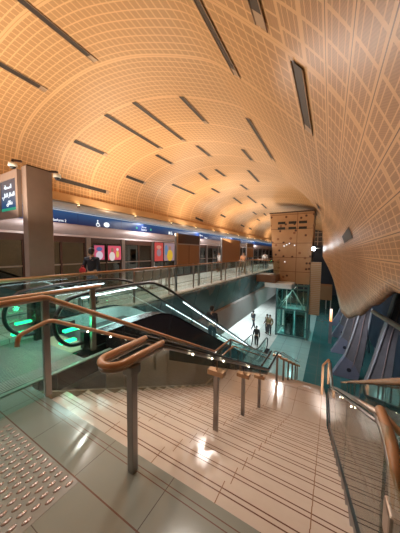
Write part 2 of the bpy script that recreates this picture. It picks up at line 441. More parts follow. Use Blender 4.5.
# ------------------------------------------------------------------ the shell
def shell_build():
    N = 96; Ys = [-4.2+.2*i for i in range(0, 140)]+[23.8+.6*i for i in range(0, 33)]
    rows = [profile(y, N) for y in Ys]
    V = []; UV = []; F = []
    for y, r in zip(Ys, rows):
        for x, z, s in r: V.append((x, y, z)); UV.append((s, y))
    for i in range(len(Ys)-1):
        for j in range(N):
            F.append((i*(N+1)+j, i*(N+1)+j+1, (i+1)*(N+1)+j+1, (i+1)*(N+1)+j))
    # turned lip along the right hand lower edge
    base = len(V)
    for y, r in zip(Ys, rows):
        x, z, s = r[-1]; V.append((x+.07, y, z-.015)); UV.append((s+.07, y)); V.append((x+.16, y, z+.12)); UV.append((s+.2, y))
    for i in range(len(Ys)-1):
        a = i*(N+1)+N; b = (i+1)*(N+1)+N; c = base+2*i; d = base+2*(i+1)
        F.append((a, c, d, b)); F.append((c, c+1, d+1, d))
    me = bpy.data.meshes.new('ceiling'); me.from_pydata(V, [], F)
    ul = me.uv_layers.new(name='UVMap')
    for l in me.loops: ul.data[l.index].uv = UV[l.vertex_index]
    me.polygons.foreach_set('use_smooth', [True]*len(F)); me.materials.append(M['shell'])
    o = bpy.data.objects.new('ceiling', me); COL.objects.link(o)
    structure(o, 'curved vault of perforated orange wooden panels')
shell_build()
def surf(u, y, lift=0.0):
    """point on the shell at arc length u, and a small step to its inner side"""
    r = PROF.get(round(y, 2))
    if r is None: r = PROF[round(y, 2)] = profile(y, 180)
    for a, b in zip(r, r[1:]):
        if b[2] >= u: break
    t = (u-a[2])/(b[2]-a[2]); x = a[0]+(b[0]-a[0])*t; z = a[1]+(b[1]-a[1])*t
    tx, tz = b[0]-a[0], b[1]-a[1]; l = math.hypot(tx, tz); nx, nz = tz/l, -tx/l
    return (x+nx*lift, y, z+nz*lift)
PROF = {}
M['slot'] = mat('slot_shade', (.035, .024, .018), .6); M['slot_side'] = mat('slot_side', (.40, .27, .18), .5)  # flat patches: recess shade and its paler end wall put into colour
def slot(u, y0, y1, w, label, group=None, u2=None):
    mb = MB(); n = max(3, int((y1-y0)/.2)); u2 = u if u2 is None else u2
    ym = y1-min(.16, .12*(y1-y0)); ys = [y0+(ym-y0)*i/n for i in range(n+1)]
    uc = lambda y: u+(u2-u)*(y-y0)/(y1-y0)
    L = .012
    for a, b in zip(ys, ys[1:]):
        mb.face([surf(uc(a)-w/2, a, L), surf(uc(a)+w/2, a, L), surf(uc(b)+w/2, b, L), surf(uc(b)-w/2, b, L)], 0)
    mb.face([surf(uc(ym)-w/2, ym, L), surf(uc(ym)+w/2, ym, L), surf(uc(y1)+w/2, y1, L), surf(uc(y1)-w/2, y1, L)], 1)
    for e in (-1, 1):
        ed = [surf(uc(y)+e*w/2, y, .016) for y in ys+[y1]]
        mb.tube(ed, .006, 5, 1)
    o = mb.build('ceiling_vent', [M['slot'], M['slot_side']]); tag(o, label, 'ceiling vent', group)
NEARG = 'long dark vents in the nearer vault'
SL = [(5.40,1.82,3.22,'long dark ceiling vent at the upper left, pointing toward the camera end of the vault'),
 (3.47,1.9,3.18,'dark ceiling vent cut by the left edge of the photo, above the information pillar'),
 (8.92,2.05,3.30,'long dark ceiling vent cut by the top edge of the photo near its middle'),
 (9.98,.80,1.95,'short piece of black ceiling vent at the top edge of the photo'),
 (10.37,2.10,3.30,'black ceiling vent high above the lift tower on the steep right flank'),
 (2.13,4.65,5.95,'short dark ceiling vent between the information pillar and the paired vents'),
 (3.87,4.60,7.20,'long dark ceiling vent, lower one of the parallel pair left of centre'),
 (5.05,4.60,7.10,'long dark ceiling vent, upper one of the parallel pair left of centre'),
 (6.68,4.60,5.90,'dark ceiling vent to the right of the parallel pair'),
 (8.38,5.00,7.60,'long double dark ceiling vent above and left of the lift tower'),
 (3.40,7.40,8.60,'short dark ceiling vent just below the parallel pair'),
 (1.52,7.35,8.60,'short dark ceiling vent nearest above the wooden valance'),
 (5.32,7.50,8.70,'short dark ceiling vent under the end of the upper paired vent'),
 (7.23,7.50,8.65,'short dark ceiling vent left of the long double vent'),
 (.55,4.55,6.80,'low dark ceiling vent right beside the second security camera'),
 (2.10,10.15,12.65,'broken pair of short vents in the middle distance over the valance'),
 (11.68,5.6,8.8,'dark vent hole low on the right flank beside the bright reflection')]
for u, a, b, lab in SL: slot(u, a, b, .145 if u < 11 else .24, lab)
for u, u2, a, b in [(4.78,4.77,10.2,11.5),(6.45,6.25,10.3,12.8),(5.0,5.02,13.2,14.6),(3.85,3.7,10.2,11.5),(3.22,3.22,12.8,14.1),(3.5,3.35,15.8,18.2),
        (4.5,4.4,16,18.8),(4.7,4.57,19.2,21.5),(1.3,1.22,17.9,19.2),(.46,.36,14.3,15.6),(3.12,3.02,21.9,23.6),(2.45,2.36,25.6,27.2),(.98,.9,23.5,24.9),
        (.93,.85,26.4,27.7),(3.75,3.6,23.7,25.3),(10.15,10.2,9.2,10.2)]:
    slot(u, a, b, .16, 'short dark vent in the far part of the orange vault', 'short vents in the far vault', u2)
# ------------------------------------------------------------------ tactile studs
tp = empty('tactile_paving', (-2.0, .7, 0), 'field of raised metal tactile studs set in the grey landing floor at lower left', 'tactile paving')
b = MB(); b.box(-2.76, -1.53, -.4, .893, -.01, .0015); b.build('base_tile', mat('tactile_tile', (.29, .275, .245), .25), tp)
stud = MB(); stud.ball((-1.575, .85, .002), .028, 10, 6, 0, (.62, 1.05, .30))
stud = stud.build('stud', mat('stud_metal', (.50, .38, .34), .2, .4), tp)
rest = MB()
cells = [(-1.575-.07*i-(.035 if j % 2 else 0), .85-.066*j) for j in range(10) for i in range(16)]
cells.sort(key=lambda c: (c[0]+1.9)**2+(c[1]-.72)**2)
for i, (x, y) in enumerate(cells):
    if (x, y) == (-1.575, .85): continue
    if i < 98:
        c = stud.copy(); COL.objects.link(c); c.parent = tp; c.location = (x+1.575, y-.85, 0)
    else: rest.ball((x, y, .002), .028, 8, 4, 0, (.62, 1.05, .30))
o = rest.build('outlying_studs', stud.data.materials[0], tp); o['kind'] = 'stuff'

# ------------------------------------------------------------------ rails and glass
def smooth_path(ctrl, n=6):
    P = [Vector(c) for c in ctrl]; out = []
    for i in range(len(P)-1):
        p0 = P[max(0,i-1)]; p1 = P[i]; p2 = P[i+1]; p3 = P[min(len(P)-1,i+2)]
        for k in range(n):
            t = k/n
            out.append(.5*((2*p1)+(p2-p0)*t+(2*p0-5*p1+4*p2-p3)*t*t+(-p0+3*p1-3*p2+p3)*t**3))
    out.append(P[-1]); return out
def corner(pts, r=.06, n=5):
    """polyline with rounded corners"""
    P = [Vector(p) for p in pts]; out = [P[0]]
    for a, b, c in zip(P, P[1:], P[2:]):
        d1 = (a-b); d2 = (c-b); k = min(r, d1.length*.45, d2.length*.45); s = b+d1.normalized()*k; e = b+d2.normalized()*k
        for i in range(n+1):
            t = i/n; out.append(s*(1-t)**2+b*2*t*(1-t)+e*t*t)
    out.append(P[-1]); return out
def dots(parent, pts, r=.012):
    first = None
    for p in pts:
        if first is None:
            m = MB(); m.ball(p, r, 8, 5); first = m.build('light_dot', M['led'], parent); p0 = Vector(p)
        else:
            c = first.copy(); COL.objects.link(c); c.parent = parent; c.location = Vector(p)-p0

# left balustrade of the stairs
XL = -2.8
lb = empty('stair_balustrade', (XL, 1.3, 0), 'glass balustrade with two orange wooden rails between the stairs and the escalator', 'balustrade')
up_path = corner([(XL,-1.2,1.16),(XL,1.30,1.17),(XL,5.75,-1.20),(XL,6.95,-1.24),(XL,13.0,-4.25)], .05)
MB().tube(up_path, .023, 10).build('upper_rail', M['rail_wood'], lb)
lo_path = corner([(XL+.10,.985,.72),(XL+.10,1.0,.83),(XL+.10,1.30,.915),(XL+.10,5.75,-1.42),(XL+.10,6.95,-1.46),(XL+.10,13.0,-4.47)], .07)
MB().tube(lo_path, .023, 10).build('lower_rail', M['rail_wood'], lb)
MB().tube([p+Vector((0,0,-.034)) for p in up_path], .014, 6).build('rail_channel', M['steel'], lb)
for y, h in ((1.30, 1.15), (5.75, 1.02), (6.95, 1.0)):
    z0 = 0 if y < 2 else -2.25
    m = MB(); m.box(XL-.025, XL+.025, y-.035, y+.035, z0, z0+h-.02); m.bar((XL, y, z0+h-.3), (XL+.10, y, z0+h-.28), .03, .03); m.build('post', M['post_steel'], lb, .004)
segs = [(-1.2, 1.26)]+[(1.34+1.1*i, 1.34+1.1*(i+1)-.03) for i in range(4)]+[(5.8, 6.92)]+[(7.0+1.2*i, 7.0+1.2*(i+1)-.03) for i in range(5)]
def lowz(y): return -.02 if y < 1.3 else (zs(y) if y < 5.78 else (-2.25 if y < 6.98 else -2.25-.5*(y-6.98)))
def topz(y): return 1.13 if y < 1.3 else (1.12-.5326*(y-1.3) if y < 5.76 else (-1.26 if y < 6.96 else -1.28-.4975*(y-6.95)))
for a, c in segs:
    m = MB(); m.prism([(a, lowz(a)-.02), (c, lowz(c)-.02), (c, topz(c)), (a, topz(a))], 'x', XL-.006, XL+.006)
    m.build('glass_panel', M['glass_teal'] if a < 1 else M['glass_clear'], lb)
dots(lb, [(XL+.10, y, .875-.524*(y-1.3)) for y in (1.75, 2.1, 2.55, 3.3, 4.2, 5.2)], .011)
# stone kerb along the side of the flight
m = MB(); m.prism([(1.28,-.42),(1.28,.0),(5.5,-2.12),(6.98,-2.12),(13,-5.1),(13,-5.25),(6.98,-2.6),(5.5,-2.6)], 'x', -2.98, -2.92); m.build('side_kerb', M['cladding'], lb)

M['bronze'] = mat('bronze_cap', (.46, .29, .17), .3, .5)
# central double handrail with its rounded end
ch = empty('central_handrail', (-1.3, 1.16, 0), 'double wooden handrail with rounded end on square steel posts down the mid stairs', 'handrail')
a, c = -1.44, -1.24
U = [Vector((a,1.5,.90))]+[Vector((-1.34-.10*math.cos(t), 1.08-.10*math.sin(t), .90)) for t in [PI*i/12 for i in range(13)]]+[Vector((c,1.5,.90))]
MB().tube(U, .026, 12).build('rounded_rail_end', M['rail_wood'], ch)
MB().tube([p+Vector((0,0,-.038)) for p in U], .017, 8).build('rail_channel', M['steel'], ch)
for x in (a, c):
    pth = corner([(x,1.47,.90),(x,1.52,.895),(x,5.7,-1.28),(x,6.9,-1.32)], .05)
    m = MB(); m.tube(pth, .026, 10); m.build('sloping_rail', M['dark_rail'], ch)
    m = MB(); m.tube([p+Vector((0,0,-.042)) for p in pth], .016, 8); m.build('rail_channel', M['post_steel'], ch)
m = MB(); m.prism([(1.6,.70),(5.6,-1.38),(5.6,-1.27),(1.6,.81)], 'x', -1.246, -1.236); m.build('glass_strip', M['glass_dark'], ch)
for y in (1.16, 2.64, 3.77, 4.90):
    z0 = 0 if y < 1.3 else zs(y)-.08
    zt = .84 if y < 1.5 else .895-.52*(y-1.52)-.20
    m = MB(); m.box(-1.285, -1.225, y-.028, y+.028, z0, zt-.03); m.build('post', M['post_steel'], ch, .005)
    m = MB(); m.box(-1.37 if y > 1.5 else -1.30, -1.14 if y > 1.5 else -1.21, y-.05, y+.05, zt-.06, zt+.01)
    if y > 1.5: m.tube([(-1.25, y, zt), (-1.25, y, zt+.15)], .012, 6)
    m.build('bracket', M['bronze'] if y > 1.5 else M['post_steel'], ch, .006)
dots(ch, [(-1.205, y, .845-.52*(y-1.52)) for y in (1.95, 2.4, 2.75, 3.9)], .011)

# middle handrail of the lower flight
def low_rail(name, x, label, ys):
    t = empty(name, (x, 6.98, -2.25), label, 'handrail')
    for d in (-.1, .1):
        m = MB(); m.tube(corner([(x+d,7.0,-1.38),(x+d,7.25,-1.42),(x+d,12.6,-4.08),(x+d,13.1,-4.1)], .05), .016, 8); m.build('rail', M['post_steel'], t)
    for y in ys:
        z0 = max(ZC, -2.25-.5*(y-6.98)-.05)
        m = MB(); m.box(x-.03, x+.03, y-.025, y+.025, z0, z0+.86); m.box(x-.13, x+.13, y-.04, y+.04, z0+.82, z0+.88, 1); m.build('post', [M['post_steel'], M['bronze']], t)
    return t
low_rail('lower_handrail', -1.28, 'steel posts with wooden caps running down the middle of the lower flight', (7.05, 8.3, 9.5, 10.7, 12.0, 12.9))
t = empty('lower_handrail', (.02, 6.95, -2.25), 'handrail with upright wooden end at the right edge of the lower flight', 'handrail')
m = MB(); m.tube(corner([(.10,6.85,-1.85),(.10,6.86,-1.16),(-.04,6.95,-1.40),(-.04,7.0,-1.46),(-.04,12.9,-4.4)], .05), .028, 10); m.build('rail', M['rail_wood'], t)
m = MB(); m.box(-.07,-.01,6.93,6.98,-2.25,-1.42); m.build('post', M['rail_wood'], t)
for y in (8.2, 9.6, 11.0, 12.4):
    z0 = -2.25-.5*(y-6.98); m = MB(); m.box(-.06,-.02,y-.02,y+.02,z0-.05,z0+.86); m.build('post', M['steel'], t)

# right hand side of the stairs: base channel, glass, handrail
def xr(y): return .265-.028*max(0, y-1.28)
rb = empty('stair_balustrade', (.26, 1.28, 0), 'glass stair side panel with dark steel base channel and bright orange level handrail', 'balustrade')
def channel(y0, y1, z0, z1, h=.07, w=.035):
    c = []
    for y, z in ((y0, z0), (y1, z1)):
        x = xr(y); c += [(x-w/2,y,z-.06),(x+w/2,y,z-.06),(x+w/2,y,z+h),(x-w/2,y,z+h)]
    return MB().hexa([c[0],c[1],c[5],c[4],c[3],c[2],c[6],c[7]])
channel(1.2, 5.6, .02, zs(5.6)+.0).build('base_channel', M['dark_steel'], rb)
channel(5.6, 6.95, -2.19, -2.22).build('base_channel', M['dark_steel'], rb)
for y0, y1 in ((-.5, 1.24), (1.3, 2.7), (2.73, 4.1), (4.13, 5.58), (5.62, 6.93)):
    lo_ = lambda y: 0.0 if y < 1.28 else (zs(y) if y < 5.6 else -2.2)
    hi_ = lambda y: .78 if y < 1.28 else (.80-.5*(y-1.5) if y < 5.6 else -1.35)
    m = MB()
    c = []
    for y in (y0, y1):
        for z in (lo_(y), hi_(y)): c.append((xr(y), y, z))
    m.hexa([(c[0][0]-.006,)+c[0][1:], (c[0][0]+.006,)+c[0][1:], (c[2][0]+.006,)+c[2][1:], (c[2][0]-.006,)+c[2][1:],
            (c[1][0]-.006,)+c[1][1:], (c[1][0]+.006,)+c[1][1:], (c[3][0]+.006,)+c[3][1:], (c[3][0]-.006,)+c[3][1:]])
    m.build('glass_panel', M['glass_clear'], rb)
lev = smooth_path([(.288,1.175,.62),(.288,1.18,.70),(.286,1.23,.79),(.283,1.36,.83),(.278,1.54,.835)])
MB().tube(lev, .025, 14).build('handrail', M['rail_wood'], rb)
MB().tube([p+Vector((-.008,0,-.034)) for p in lev], .02, 10).build('rail_channel', M['steel'], rb)
m = MB(); m.box(.25,.33,1.11,1.22,.49,.64); m.build('end_clamp', M['steel'], rb, .012)
m = MB(); m.box(.275,.325,1.14,1.19,0,.5); m.build('post', M['post_steel'], rb, .005)
m = MB(); m.tube([(.30,1.56,.80),(.36,1.50,.76),(.42,1.45,.74)], .016, 8); m.build('rail_bracket', M['rail_wood'], rb)
cap = [(xr(y)+.02, y, .83-.5*(y-1.5) if y < 5.6 else -1.24-.02*(y-5.6)) for y in (1.5, 2.5, 3.5, 4.5, 5.6, 6.9)]
m = MB(); m.tube(cap, .028, 10, flat=.7); m.build('sloping_cap', M['steel'], rb)
m = MB(); m.tube([(x-.02, y, z-.045) for x, y, z in cap], .012, 8); m.build('sloping_rail', M['post_steel'], rb)
dots(rb, [(xr(y)-.02, y, .76-.5*(y-1.5)) for y in (2.3, 3.3)], .006)  # added glowing dots stand in for reflections under the rail, not lamps
ob = empty('outer_barrier', (.47, 3.0, -1.0), 'sloping glass barrier with thick wooden top rail in front of the blue ribs', 'barrier')
opath = [(.47, y, .835-.517*(y-1.97)) for y in (1.0, 2, 3, 4, 5, 6, 7, 8.2)]
MB().tube(opath, .028, 10).build('top_rail', M['rail_wood'], ob)
for i, (y0, y1) in enumerate(((1.0, 2.4), (2.43, 3.9), (3.93, 5.6), (5.63, 7.2), (7.23, 8.2))):
    m = MB(); zt = lambda y: .80-.517*(y-1.97); m.prism([(y0,zt(y0)-1.15),(y1,zt(y1)-1.15),(y1,zt(y1)),(y0,zt(y0))], 'x', .464, .476); m.build('glass_panel', M['glass_teal'], ob)
m = MB(); m.hexa([(.43,1.0,.1),(.50,1.0,.1),(.50,8.2,-3.62),(.43,8.2,-3.62),(.43,1.0,.2),(.50,1.0,.2),(.50,8.2,-3.52),(.43,8.2,-3.52)]); m.build('base_beam', M['dark_steel'], ob)

# ------------------------------------------------------------------ escalator
XN, XF = -3.62, -4.72
def hz(y):        # handrail height along the escalator
    pts = [(1.5,.95),(3.2,.985),(3.9,.975),(4.3,.87),(4.75,.64),(5.2,.375),(12.4,-3.78),(13.0,-4.08),(13.6,-4.24),(15.6,-4.26)]
    for (a, p), (b, q) in zip(pts, pts[1:]):
        if y <= b: return p+(q-p)*(y-a)/(b-a)
    return pts[-1][1]
es = empty('escalator', (-4.17, 2.2, 0), 'descending escalator with lit glass sides and black handrails beside the stairs', 'escalator')
M['skirt'] = mat('skirt_teal', (.42, .60, .58), .3, .2)
YS = [1.5+.25*i for i in range(0, 57)]
for x, y0, zo, nm in ((XN, 2.22, 0, 'near'), (XF, 1.98, .03, 'far')):
    loop = [(x, y0+.30, .13+zo), (x, y0+.12, .11+zo)]+[(x, y0-.42*math.sin(PI*i/10), .53-.42*math.cos(PI*i/10)+zo) for i in range(1, 10)]
    top = [(x, y, hz(y)+zo*(1 if y < 3.5 else 0)) for y in YS if y > y0+.1]
    endl = [(x, 15.6+.42*math.sin(PI*i/8), -4.68+.42*math.cos(PI*i/8)) for i in range(1, 9)]
    path = smooth_path(loop+top[::2]+endl, 3)
    m = MB(); m.tube(path, .042, 10, flat=.75); m.build('handrail', M['black'], es)
    # glass
    m = MB()
    tops = [(y, hz(y)-.035) for y in YS if y >= y0]; bots = [(y, hz(y)-.72) for y in YS if y >= y0]
    m.ribbon(tops, bots, 'x', x-.006, x+.006)
    m.ribbon([(y0-.38, .62), (y0-.2, .90), (y0+.05, .91)], [(y0-.38, .44), (y0-.2, .2), (y0+.05, .2)], 'x', x-.006, x+.006)
    m.build('glass_side', M['glass_clear'], es)
    # deck and skirt below the glass
    m = MB(); dk = [(y, hz(y)-.70) for y in YS if y >= 2.5]; db = [(y, hz(y)-1.0) for y in YS if y >= 2.5]
    s = 1 if x == XN else -1
    m.ribbon(dk, db, 'x', x-.06, x+.06); m.build('skirt_panel', M['skirt'], es)
    m = MB(); m.box(x-.07, x+.07, y0+.10, y0+.75, 0, .22); m.box(x-.05, x+.05, y0+.02, y0+.2, 0, .3); m.build('newel_base', M['black'], es)
    # light strips under the handrail
    for ya, yb in ((2.25, 3.5), (5.3, 6.35), (6.45, 7.5), (7.6, 8.9), (9.0, 10.3), (10.4, 11.8)):
        if x == XF and ya < 3: ya = 1.9
        if x == XF and 5 < ya < 6: ya = 5.9
        m = MB(); pp = [(x+.0, ya+(yb-ya)*i/6, hz(ya+(yb-ya)*i/6)-.075) for i in range(7)]; m.tube(pp, .014, 6); m.build('light_strip', M['strip'], es)
    for k, (yy, zz) in enumerate(((y0-.12, .36), (y0-.18, .18))):
        m = MB(); m.box(x-.12, x-.03, yy-.12, yy+.12, zz, zz+.035); m.build('indicator_lamp', M['green'], es)
# outer cladding facing the stairs
m = MB(); yy = [y for y in YS if y >= 2.5]
hump = lambda y: hz(y)-.70
m.ribbon([(y, hump(y)) for y in yy], [(y, hump(y)-.62) for y in yy], 'x', -3.36, -3.32); m.ribbon([(y, hump(y)+.02) for y in yy], [(y, hump(y)-.02) for y in yy], 'x', -3.57, -3.32)
m.build('outer_deck', M['deck_dark'], es)
m = MB(); m.ribbon([(y, hump(y)-.62) for y in yy], [(y, max(ZC, hump(y)-1.9)) for y in yy], 'x', -3.36, -3.33); m.build('side_cladding', M['cladding'], es)
m = MB(); m.ribbon([(y, hump(y)) for y in yy], [(y, max(ZC, hump(y)-1.6)) for y in yy], 'x', -4.98, -4.94); m.build('side_cladding', M['deck_dark'], es)
m = MB(); m.box(-4.95, -3.25, -1.2, 2.05, 0, .006)
m.build('landing_plate', mat('ribbed_plate', (.46, .48, .45), .5, .1), es)
m = MB()
for i in range(42): m.box(-4.93+.04*i, -4.918+.04*i, -1.2, 2.04, .006, .010)
m.build('plate_grooves', M['dark_steel'], es)
m = MB(); m.box(-3.25, -3.18, -1.2, 2.5, 0, .02); m.build('plate_border', mat('plate_border', (.25, .33, .28), .25, .2), es)

m = MB(); m.box(-4.72, -3.62, 2.05, 2.4, 0, .01); m.build('comb', mat('comb_yellow', (.35, .33, .22), .4), es)
sm = MB(); sm.box(-4.66, -3.68, 2.42, 2.82, -.25, -.01)
for i in range(24): sm.box(-4.66+.041*i, -4.64+.041*i, 2.42, 2.82, -.01, 0)
first = sm.build('step', mat('step_metal', (.16, .18, .18), .4, .6), es)
for k in range(1, 33):
    y = 2.42+.4*k; z = hz(y+.3)-.95
    z = min(0, z); c = first.copy(); COL.objects.link(c); c.parent = es; c.location = (0, .4*k, max(z, ZC+.05))

eb = empty('entry_barrier', (-3.4, 2.3, 0), 'short glass barrier with straight wooden rail beside the escalator entry, ending at a steel post', 'barrier')
m = MB(); m.tube([(-3.4,-1.2,1.1),(-3.4,.5,1.1),(-3.4,2.45,1.1)], .026, 10); m.build('rail', M['rail_wood'], eb)
m = MB(); m.tube([(-3.4,-1.2,1.068),(-3.4,.5,1.068),(-3.4,2.45,1.068)], .014, 6); m.build('rail_channel', M['steel'], eb)
for y in (2.3, .2):
    m = MB(); m.box(-3.425,-3.375,y-.04,y+.04,.02,1.06); m.build('post', M['steel'], eb)
m = MB(); m.box(-3.406,-3.394,.26,2.24,.08,1.04); m.build('glass_panel', M['glass_clear'], eb)
# ------------------------------------------------------------------ platform edge balustrade and its boards
XP = -5.5
pb = empty('platform_balustrade', (XP, 2.6, 0), 'long glass balustrade with thin wooden rail along the platform edge', 'balustrade')
m = MB(); m.tube([(XP, y, 1.10) for y in (-3, 2.5, 8, 14, 20, 26)], .03, 8); m.build('rail', M['rail_wood'], pb)
m = MB(); m.tube([(XP, y, 1.055) for y in (-3, 2.5, 8, 14, 20, 26)], .016, 6); m.build('rail_channel', M['steel'], pb)
pf = None
for k in range(14):
    y = -2.2+1.85*k
    if pf is None:
        m = MB(); m.box(XP-.02, XP+.02, y-.035, y+.035, -.1, 1.06); pf = m.build('post', M['steel'], pb); py = y
        g = MB(); g.box(XP-.006, XP+.006, y+.05, y+1.8, .04, 1.02); gf = g.build('glass_panel', M['glass_clear'], pb)
    else:
        for s in (pf, gf):
            c = s.copy(); COL.objects.link(c); c.parent = pb; c.location = (0, y-py, 0)
def board(y0, y1, zb, zt, hz_, label):
    t = empty('platform_board', (XP-.12, y0, 0), label, 'board')
    m = MB(); m.box(XP-.15, XP-.10, y0, y1, zb, zt-hz_)
    if not hz_: pass
    m.build('panel', M['board'], t, .006)
    if hz_:
        m = MB(); m.box(XP-.16, XP-.09, y0, y1, zt-hz_+.01, zt); m.build('header', M['board_dark'], t, .006)
        m = MB(); m.box(XP-.095, XP-.088, (y0+y1)/2-.01, (y0+y1)/2+.01, zb, zt-hz_); m.build('centre_joint', M['board_dark'], t)
        m = MB(); m.box(XP-.095, XP-.08, y0, y1, zt-hz_-.04, zt-hz_); m.build('header_strip', M['grey'], t)
        m = MB(); m.box(XP-.165, XP-.085, y0+.0, y0+.05, zb, zt+.01); m.build('side_edge', M['valance'], t)
    for y in (y0-.05, y1+.05):
        m = MB(); m.box(XP-.16, XP-.09, y-.05, y+.05, 0, zt); m.build('post', M['post_steel'], t)
board(7.72, 9.55, 1.14, 2.46, .42, 'brown board with black header on the platform edge, nearest of three boards')
board(12.3, 15.3, 1.12, 2.52, 0, 'large plain brown board without header on the platform edge')
board(16.9, 18.5, 1.3, 2.4, .32, 'farthest small brown board with dark header near the lift tower')

# ------------------------------------------------------------------ pillar, screen, cameras
pl = empty('display_pillar', (-5.82, 2.67, 0), 'tall mauve box pillar standing behind the platform rail at left', 'pillar')
m = MB(); m.box(-5.90, -5.68, 2.36, 2.88, 0, 3.5); m.build('shaft', M['mauve'], pl, .01)
m = MB(); m.box(-5.88, -5.70, 2.39, 2.85, 3.5, 3.53); m.build('cap', M['board_dark'], pl)
sg = empty('information_screen', (-6.6, 2.3, 2.95), 'blue information screen with white Arabic lettering in a mauve frame beside the pillar', 'screen')
m = MB()
for q in ((-7.05,-5.905,2.28,2.36,3.27,3.44),(-7.05,-5.905,2.28,2.36,2.42,2.58),(-6.0,-5.905,2.28,2.36,2.58,3.27),(-7.05,-6.80,2.28,2.36,2.58,3.27)): m.box(*q)
m.build('frame', M['mauve'], sg)
def screen_mat():
    m = bpy.data.materials.new('screen_blue'); nt, b = nodes_of(m); h = NT(nt); P, x, y, z = h.pos()
    t = h.m('DIVIDE', h.m('ADD', z, .35), .64)
    c = h.mix(t, (.012, .075, .20), (.10, .11, .14)); c = h.mix(h.m('LESS_THAN', z, -.30), c, (.03, .36, .20))
    h.lk(c, b.inputs['Emission Color']); setp(b, (.01, .01, .01), .2, es=.9); return m
m = MB(); m.box(-6.80, -6.0, 2.30, 2.35, 2.58, 3.27); m.build('display', screen_mat(), sg)
AR = {'line1': '\ufe94\ufec4\ufea4\ufee4\ufedf\ufe8d', 'line2': '\ufef2\ufedf\ufe8e\ufe98\ufedf\ufe8d \ufead\ufe8e\ufec4\ufed8\ufedf\ufe8d', 'line3': '\ufed6\ufe8b\ufe8e\ufed7\ufea9'}
FR = Matrix(((1,0,0,0),(0,0,-1,0),(0,1,0,0),(0,0,0,1)))     # text facing -Y
for tx, cx, z, s in (('line1', -6.42, 3.08, .13), ('line2', -6.40, 2.90, .13), ('line3', -6.36, 2.72, .13)):
    text_mesh('lettering', AR[tx], s, Matrix.Translation((cx, 2.296, z)) @ FR, M['sign_white'], sg)
for (x, y, z, dx, dy), lab in zip(((-6.02, 2.26, 3.53, .10, .10), (-5.58, 2.94, 3.42, -.10, -.08)), ('white dome security camera on the left corner of the pillar, over the screen', 'white dome security camera on the right corner of the pillar')):
    t = empty('security_camera', (x, y, z), lab, 'camera')
    m = MB(); m.bar((x+dx*1.2, y+dy*1.2, z+.09), (x, y, z+.10), .05, .04); m.tube([(x,y,z+.11),(x,y,z+.03)], .025, 8); m.build('bracket', M['board_dark'], t)
    m = MB(); m.tube([(x,y,z+.05),(x,y,z+.045),(x,y,z-.03),(x,y,z-.04)], [.05,.075,.085,.07], 14); m.build('housing', M['white'], t)
    m = MB(); m.ball((x,y,z-.04), .062, 12, 8, 0, (1,1,.8)); m.build('dome', M['black'], t)
# ------------------------------------------------------------------ platform screen doors
XD = -9.0
FX = Matrix(((0,0,1,0),(1,0,0,0),(0,1,0,0),(0,0,0,1)))      # text facing +X, reading along +Y
ys = [-2.9, -.7, 1.5, 3.7, 5.9, 7.75, 9.95, 12.15]+[12.15+2.2*i for i in range(1, 14)]
DL = {1.5: 'glass platform door left of the mauve pillar, beyond the escalator', 3.7: 'glass platform door just right of the mauve pillar', 5.9: 'glass platform door with two pink adverts behind the standing person',
      7.75: 'glass platform door with pale train doors behind, under the station name', 9.95: 'platform door module covered by the large red poster', -.7: 'platform door at the left edge of the photo', 12.15: 'platform door behind the nearest brown board'}
def door_module(y0, y1, label, group=None):
    t = empty('platform_screen_door', (XD, (y0+y1)/2, 0), label, 'platform door', group)
    m = MB(); m.box(XD-.06, XD+.10, y0-.10, y0+.10, 0, 2.26); m.build('post', M['post_steel'], t)
    m = MB(); m.box(XD-.05, XD+.05, y0+.1, y1-.1, 2.02, 2.26); m.box(XD-.04, XD+.04, y0+.1, y1-.1, 0, .12); m.box(XD-.03, XD+.03, y0+.1, y0+.17, .12, 2.02); m.box(XD-.03, XD+.03, y1-.17, y1-.1, .12, 2.02)
    m.build('frame', M['board_dark'], t)
    ym = (y0+y1)/2
    for a, b in ((y0+.17, ym-.03), (ym+.03, y1-.17)):
        l = MB(); l.box(XD-.008, XD+.008, a, b, .12, 2.02); lf = l.build('door_leaf', M['glass_dark'], t)
        l = MB(); l.box(XD+.008, XD+.03, a, b, 1.12, 1.17); l.build('crossbar', M['steel'], lf)
    m = MB(); m.box(XD-.03, XD+.03, ym-.04, ym+.04, .12, 2.02); m.build('mullion', M['board_dark'], t)
    return t
for a, b in zip(ys, ys[1:]):
    if a in DL:
        dm = door_module(a, b, DL[a])
        if a == 3.7:
            m = MB(); m.box(XD+.10, XD+.115, 3.61, 3.79, 1.35, 1.9); m.build('notice_plate', M['black'], dm)
    else: door_module(a, b, 'dark framed glass platform door on the far stretch of the platform' if a > 5 else 'glass platform door beyond the left edge of the photo', 'far platform doors' if a > 5 else 'platform doors beside the landing')
# header: fascia, band, light line, duct, valance
def hdr(name, poly, m_, label):
    mb = MB(); mb.prism(poly, 'y', -4.2, 42.4); o = mb.build(name, m_); structure(o, label); return o
cap = [(XD+.06, 2.25)]+[(XD-.04+.16*math.sin(PI*i/8*.9), 2.27+.48*i/8) for i in range(1, 8)]+[(XD+.06, 2.74), (XD-.2, 2.74), (XD-.2, 2.25)]
hdr('trim_1', cap, M['fascia'], 'rounded mauve fascia over the platform doors')
band = empty('sign_band', (XD, 0, 2.74), 'long deep blue lit sign band above the platform doors', 'sign band')
def band_mat():
    m = bpy.data.materials.new('band_blue'); nt, b = nodes_of(m); h = NT(nt); P, x, y, z = h.pos()
    c = h.mix(h.m('MULTIPLY', z, 2.2), (.003, .010, .075), (.03, .16, .42)); c = h.mix(h.near(h.frac(y, 2.2, 0), .5, .004), c, (.005, .01, .03))
    h.lk(c, b.inputs['Emission Color']); setp(b, (.01, .02, .07), .25, es=.42); return m
m = MB(); m.box(XD-.2, XD+.02, -4.2, 42.4, 2.74, 3.2); m.build('panel', band_mat(), band)
